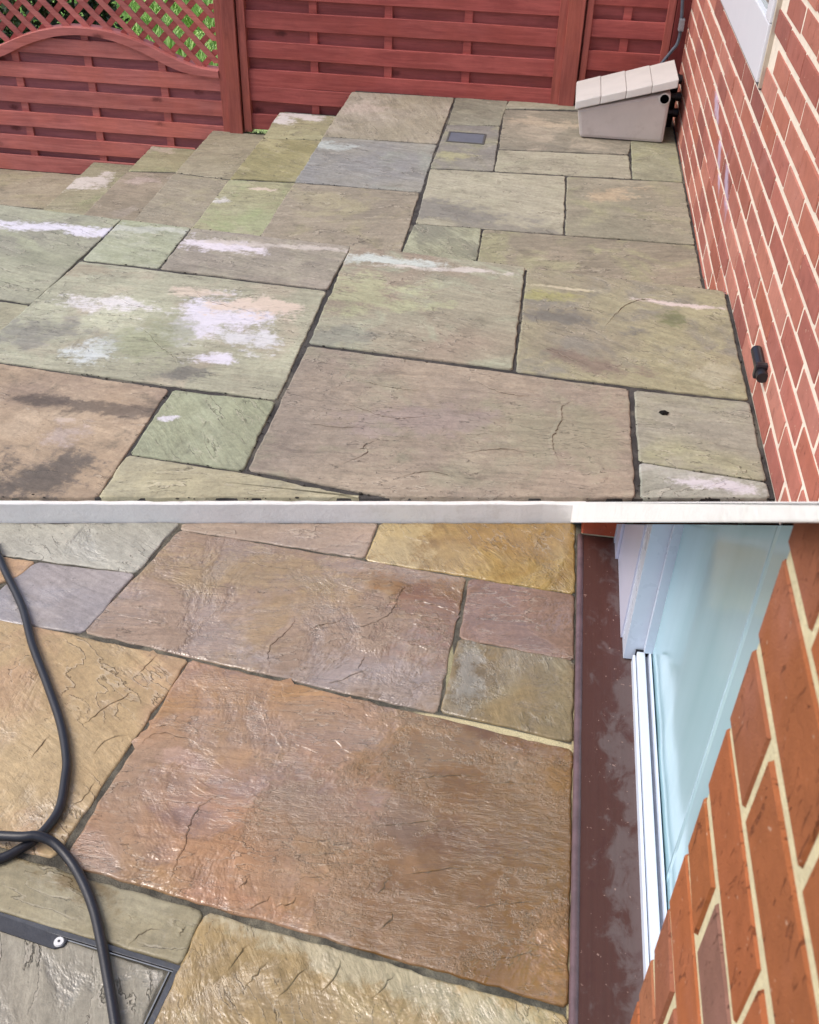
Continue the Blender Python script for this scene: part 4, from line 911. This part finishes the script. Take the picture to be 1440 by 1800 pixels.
for sgn_, y0, y1, nm in ((-1, .012, .021, 'lattice'), (1, .0215, .0305, 'lattice')):
    bm = bmesh.new(); hw = .0135*math.sqrt(2); xs = XL0-1.2
    while xs < XL1+1.2:
        # strip through (xs, top) running down at 45 degrees
        zt = .474; pts = []
        for k in range(240):
            z = zt-k*.004; x = xs+(-sgn_)*(k*.004)
            if XL0+.05 < x < XL1-.04 and z > (csm(Tc, x)+csm(Bc, x))/2: pts.append((x, z))
        if len(pts) > 4:
            (xa, za), (xb, zb_) = pts[0], pts[-1]
            q = [(xa-hw, za), (xa+hw, za), (xb+hw, zb_), (xb-hw, zb_)]
            hexa(bm, [(p[0]-l[0], y0, p[1]-l[2]) for p in q]+[(p[0]-l[0], y1, p[1]-l[2]) for p in q])
        xs += .1045
    bmesh.ops.recalc_face_normals(bm, faces=bm.faces); obj(nm, bm, w_panel if sgn_ < 0 else w_mid, pan)
# middle panel
XM0, XM1 = -1.534, .0374
mf = [(-.332, -.255), (-.192, -.1185), (-.1175, -.037), (.016, .094), (.152, .232), (.286, .366), (.42, .50), (.554, .634), (.69, .77)]
mbk = [(-.27, -.18), (-.05, .03), (.085, .165), (.222, .30), (.356, .43), (.49, .565), (.625, .70)]
panel('garden_fence', XM0, XM1, -.345, .80, mf, mbk, [-1.165, -.80, -.42], w_mid, w_midb, (.040, .040), 'wide red board fence panel between the two posts, in the middle')
XR0, XR1 = .123, .519
panel('garden_fence', XR0, XR1, -.075, .80, [(-.07, .008), (.06, .148), (.2085, .285), (.345, .425), (.48, .56), (.62, .70)], [(-.01, .075), (.135, .22), (.275, .355), (.415, .49), (.55, .63)], [.31], w_mid, w_midb, (.030, .036), 'narrow dark red fence panel behind the stone coloured box')
def post(x0, x1, z0, z1, mat, label, lip=False):
    o = tag(empty('fence_post', ((x0+x1)/2, YF, z0)), label, 'fence post', 'red stained fence posts'); wd = (x1-x0)/2
    bm = bmesh.new(); box(bm, (-wd, -.026, 0), (wd, .06, z1-z0), .003); box(bm, (-wd-.012, .028, .01), (wd+.012, .056, z1-z0-.01)); obj('shaft', bm, mat, o)
    bm = bmesh.new(); hexa(bm, [(-wd-.012, -.038, z1-z0), (wd+.012, -.038, z1-z0), (wd+.012, .072, z1-z0), (-wd-.012, .072, z1-z0), (-wd+.01, -.015, z1-z0+.03), (wd-.01, -.015, z1-z0+.03), (wd-.01, .05, z1-z0+.03), (-wd+.01, .05, z1-z0+.03)], .002); obj('cap', bm, mat, o)
    return o
post(-1.609, -1.541, -.42, .86, w_post, 'red square fence post between the lattice panel and the wide panel')
post(.037, .114, -.15, .86, w_post, 'red square fence post at the left end of the narrow panel')
post(.522, .600, -.40, .86, w_dark, 'dark red fence post in the corner by the brick wall')
post(-3.120, -3.048, -.70, .86, w_post, 'red fence post at the far left end of the lattice panel')

# ------------------------------------------------------------------ stone coloured box, its pipes and the cable
bx0, bx1 = un(1016, 247, ZA), un(1167, 245.5, ZA)
ang = -0.0
YB = 4.735
lb_, rb_ = onY(1016, 247, YB), onY(1167, 245, YB)
lt_, rt_ = onY(1016, 190, YB), onY(1181, 160, YB)
binx = tag(empty('storage_box', ((lb_[0]+rb_[0])/2, YB, ZA)), 'stone coloured plastic box with a sloping lid and a round hole, against the wall', 'plastic box')
bl_ = Vector(binx.location); DPT = .285
stonepl = plain_mat('stone_plastic', (212,204,200), .55, .35, .10, 5.0, .0005, 200.0, dirt=.25, dirtcol=(150,138,128))
lidpl = plain_mat('stone_plastic_lid', (212,208,203), .5, .35, .08, 6.0, .0005, 200.0, dirt=.2, dirtcol=(176,166,150))
zb0 = ZA
bm = bmesh.new()
tp = .018
hexa(bm, [(lb_[0]-bl_[0]+.006, .006, .004), (rb_[0]-bl_[0], .006, .004), (rb_[0]-bl_[0], DPT-.01, .004), (lb_[0]-bl_[0]+.006, DPT-.01, .004),
          (lt_[0]-bl_[0]-.001, -.006, lt_[2]-zb0-.004), (rt_[0]-bl_[0], -.006, rt_[2]-zb0-.004), (rt_[0]-bl_[0], DPT, rt_[2]-zb0-.004), (lt_[0]-bl_[0]-.001, DPT, lt_[2]-zb0-.004)], .014)
obj('body', bm, stonepl, binx)
# lid: sloping slab with ridges, overhanging
A_ = onY(1011, 190, YB-.018); B_ = onY(1192, 152, YB-.018)
bm = bmesh.new(); sl = (B_[2]-A_[2])/(B_[0]-A_[0])
steps_x = np.linspace(A_[0], B_[0], 5)
for i in range(4):
    xa, xb = steps_x[i]-bl_[0], steps_x[i+1]-bl_[0]
    za, zb_ = A_[2]-zb0+sl*(steps_x[i]-A_[0]), A_[2]-zb0+sl*(steps_x[i+1]-A_[0])
    e = .0035*i*0
    lift0, lift1 = .004, .011
    hexa(bm, [(xa+.0004, -.018, za-.006), (xb-.0004, -.018, zb_-.006), (xb-.0004, DPT+.02, zb_-.006), (xa+.0004, DPT+.02, za-.006),
              (xa+.0004, -.012, za+.022+lift0), (xb-.0004, -.012, zb_+.022+lift1-.004), (xb-.0004, DPT+.014, zb_+.022+lift1-.004), (xa+.0004, DPT+.014, za+.022+lift0)], .004)
obj('lid', bm, lidpl, binx)
hc = onY(1168.5, 174.5, YB-.012); hc = Vector((hc[0]-bl_[0], hc[1]-bl_[1], hc[2]-zb0))
bm = bmesh.new(); ringv = []
for rr, dy in ((.0260, .010), (.0250, .0035), (.0195, .0028), (.0182, .0050), (.0182, .011)):
    ringv.append([bm.verts.new((hc[0]+rr*math.cos(k*math.pi/14), hc[1]+dy, hc[2]+rr*math.sin(k*math.pi/14))) for k in range(28)])
for a, b in zip(ringv, ringv[1:]):
    for k in range(28): bm.faces.new((a[k], a[(k+1) % 28], b[(k+1) % 28], b[k]))
bmesh.ops.recalc_face_normals(bm, faces=bm.faces)
hr = obj('hole_collar', bm, lidpl, binx)
bm = bmesh.new(); bmesh.ops.create_cone(bm, cap_ends=True, segments=28, radius1=.0184, radius2=.0184, depth=.004, matrix=Matrix.Translation((hc[0], hc[1]+.004, hc[2])) @ Matrix.Rotation(math.pi/2, 4, 'X'))
obj('hole', bm, plain_mat('black_hole', (8, 8, 9), .95, .0), hr)
dp = tag(empty('drain_pipe', (.545, 5.0, ZA)), 'black drain pipe with side branches between the box and the wall', 'pipe')
bm = bmesh.new(); tube(bm, [(0, 0, 0), (0, 0, .12), (0, 0, .23)], .022, 20); obj('pipe', bm, blackp, dp)
for z_, x1_ in ((.222, .028), (.148, .036), (.078, .036)):
    bm = bmesh.new(); tube(bm, [(-.045, -.05, z_), (x1_, -.05, z_)], .0155, 18); tube(bm, [(x1_-.022, -.05, z_), (x1_-.002, -.05, z_)], .0195, 18); obj('branch', bm, blackp, dp)
bm = bmesh.new(); pts = [onY(x, y, 5.13) for x, y in ((1201,-20),(1199.5,15),(1198,39),(1196.5,55),(1193.5,69),(1189,80),(1183,87),(1175,97),(1166,108),(1158,118),(1152,130))]
tube(bm, spline([tuple(p) for p in pts], 6), .0075, 12)
cab = tag(obj('cable', bm, plain_mat('grey_cable', (92, 100, 112), .45, .4, .2, 20), None, True), 'grey cable hanging down the corner post behind the box', 'cable')
bm = bmesh.new(); cc = onY(1198.5, 44, 5.115); box(bm, (cc[0]-.012, 5.108, cc[2]-.026), (cc[0]+.012, 5.145, cc[2]+.026), .004)
obj('clip', bm, plain_mat('galvanised_clip', (170, 178, 186), .35, .5, .2, 40, metal=.6), cab)

# ------------------------------------------------------------------ beyond the fence
mt_leaf, N, P = new_mat('dark_leaf'); rp = N.node('ShaderNodeNewGeometry').outputs['Random Per Island']
N.put(P.inputs['Base Color'], N.mix(rp, lin((26, 40, 22), 1), lin((58, 78, 36), 1))); P.inputs['Roughness'].default_value = .6
bush = tag(empty('shrub', (-3.05, 6.35, ZGND)), 'dark evergreen shrub behind the left end of the lattice', 'shrub')
bm = bmesh.new()
for i in range(9000):
    d = rng.normal(0, 1, 3); d /= np.linalg.norm(d); r_ = rng.uniform(.35, 1)**.5*(1+.25*math.sin(d[0]*5+d[2]*4))
    p = np.array([d[0]*.50*r_, d[1]*.5*r_, .62+d[2]*.60*r_])
    if p[2] < .05: continue
    a = Vector(rng.normal(0, 1, 3)).normalized(); b = a.cross(Vector(rng.normal(0, 1, 3))).normalized(); s = rng.uniform(.016, .032)
    q = Vector(p); bm.faces.new([bm.verts.new(q-a*s), bm.verts.new(q+b*s*.45), bm.verts.new(q+a*s), bm.verts.new(q-b*s*.45)])
obj('crown', bm, mt_leaf, bush)
bm = bmesh.new(); tube(bm, [(0, 0, 0), (.02, 0, .3), (0, .03, .7)], lambda i: .04-.012*i, 8)
for k in range(5): tube(bm, [(.0, .0, .25+k*.05), (.2*math.cos(k*1.3), .2*math.sin(k*1.3), .55+k*.06), (.34*math.cos(k*1.3), .34*math.sin(k*1.3), .8)], lambda i: .016-.005*i, 6)
obj('trunk', bm, plain_mat('bark', (70, 58, 46), .9, .2), bush)
mt_gr, N, P = new_mat('grass_blade'); rp = N.node('ShaderNodeNewGeometry').outputs['Random Per Island']
cr = N.node('ShaderNodeValToRGB'); N.put(cr.inputs[0], rp); e = cr.color_ramp.elements
e[0].color = lin((112, 150, 66), 1.1); e[1].color = lin((200, 222, 150), 1.1); ne = e.new(.5); ne.color = lin((150, 188, 96), 1.1)
N.put(P.inputs['Base Color'], cr.outputs[0]); P.inputs['Roughness'].default_value = .55
bm = bmesh.new()
for i in range(26000):
    x, y = rng.uniform(-5.5, -1.8), rng.uniform(6.6, 10.5)
    h_ = rng.uniform(.05, .13)*(1+.8*math.sin(x*7)*math.sin(y*6)); a = rng.uniform(0, 6.28); w_ = rng.uniform(.006, .014); lx, ly = rng.normal(0, .05, 2)
    dx, dy = math.cos(a)*w_, math.sin(a)*w_
    bm.faces.new([bm.verts.new((x-dx, y-dy, ZGND)), bm.verts.new((x+dx, y+dy, ZGND)), bm.verts.new((x+dx*.6+lx*.6, y+dy*.6+ly*.6, ZGND+h_*.6)), bm.verts.new((x+lx, y+ly, ZGND+h_))])
g = kind(obj('grass', bm, mt_gr), 'stuff'); g['label'] = 'bright green grass seen through the lattice'
bm = bmesh.new()
for i in range(160):
    q = un(rng.uniform(440, 470), 227, ZC); x, y = rng.uniform(-1.52, -1.40), YF-.012+rng.normal(0, .004)
    h_ = rng.uniform(.01, .032); a = rng.uniform(0, 6.28); dx, dy = math.cos(a)*.0016, math.sin(a)*.0016; lx, ly = rng.normal(0, .010), rng.normal(-.004, .006)
    bm.faces.new([bm.verts.new((x-dx, y-dy, ZC-.01)), bm.verts.new((x+dx, y+dy, ZC-.01)), bm.verts.new((x+lx, y+ly, ZC+h_))])
kind(obj('weeds', bm, mt_leaf), 'stuff')
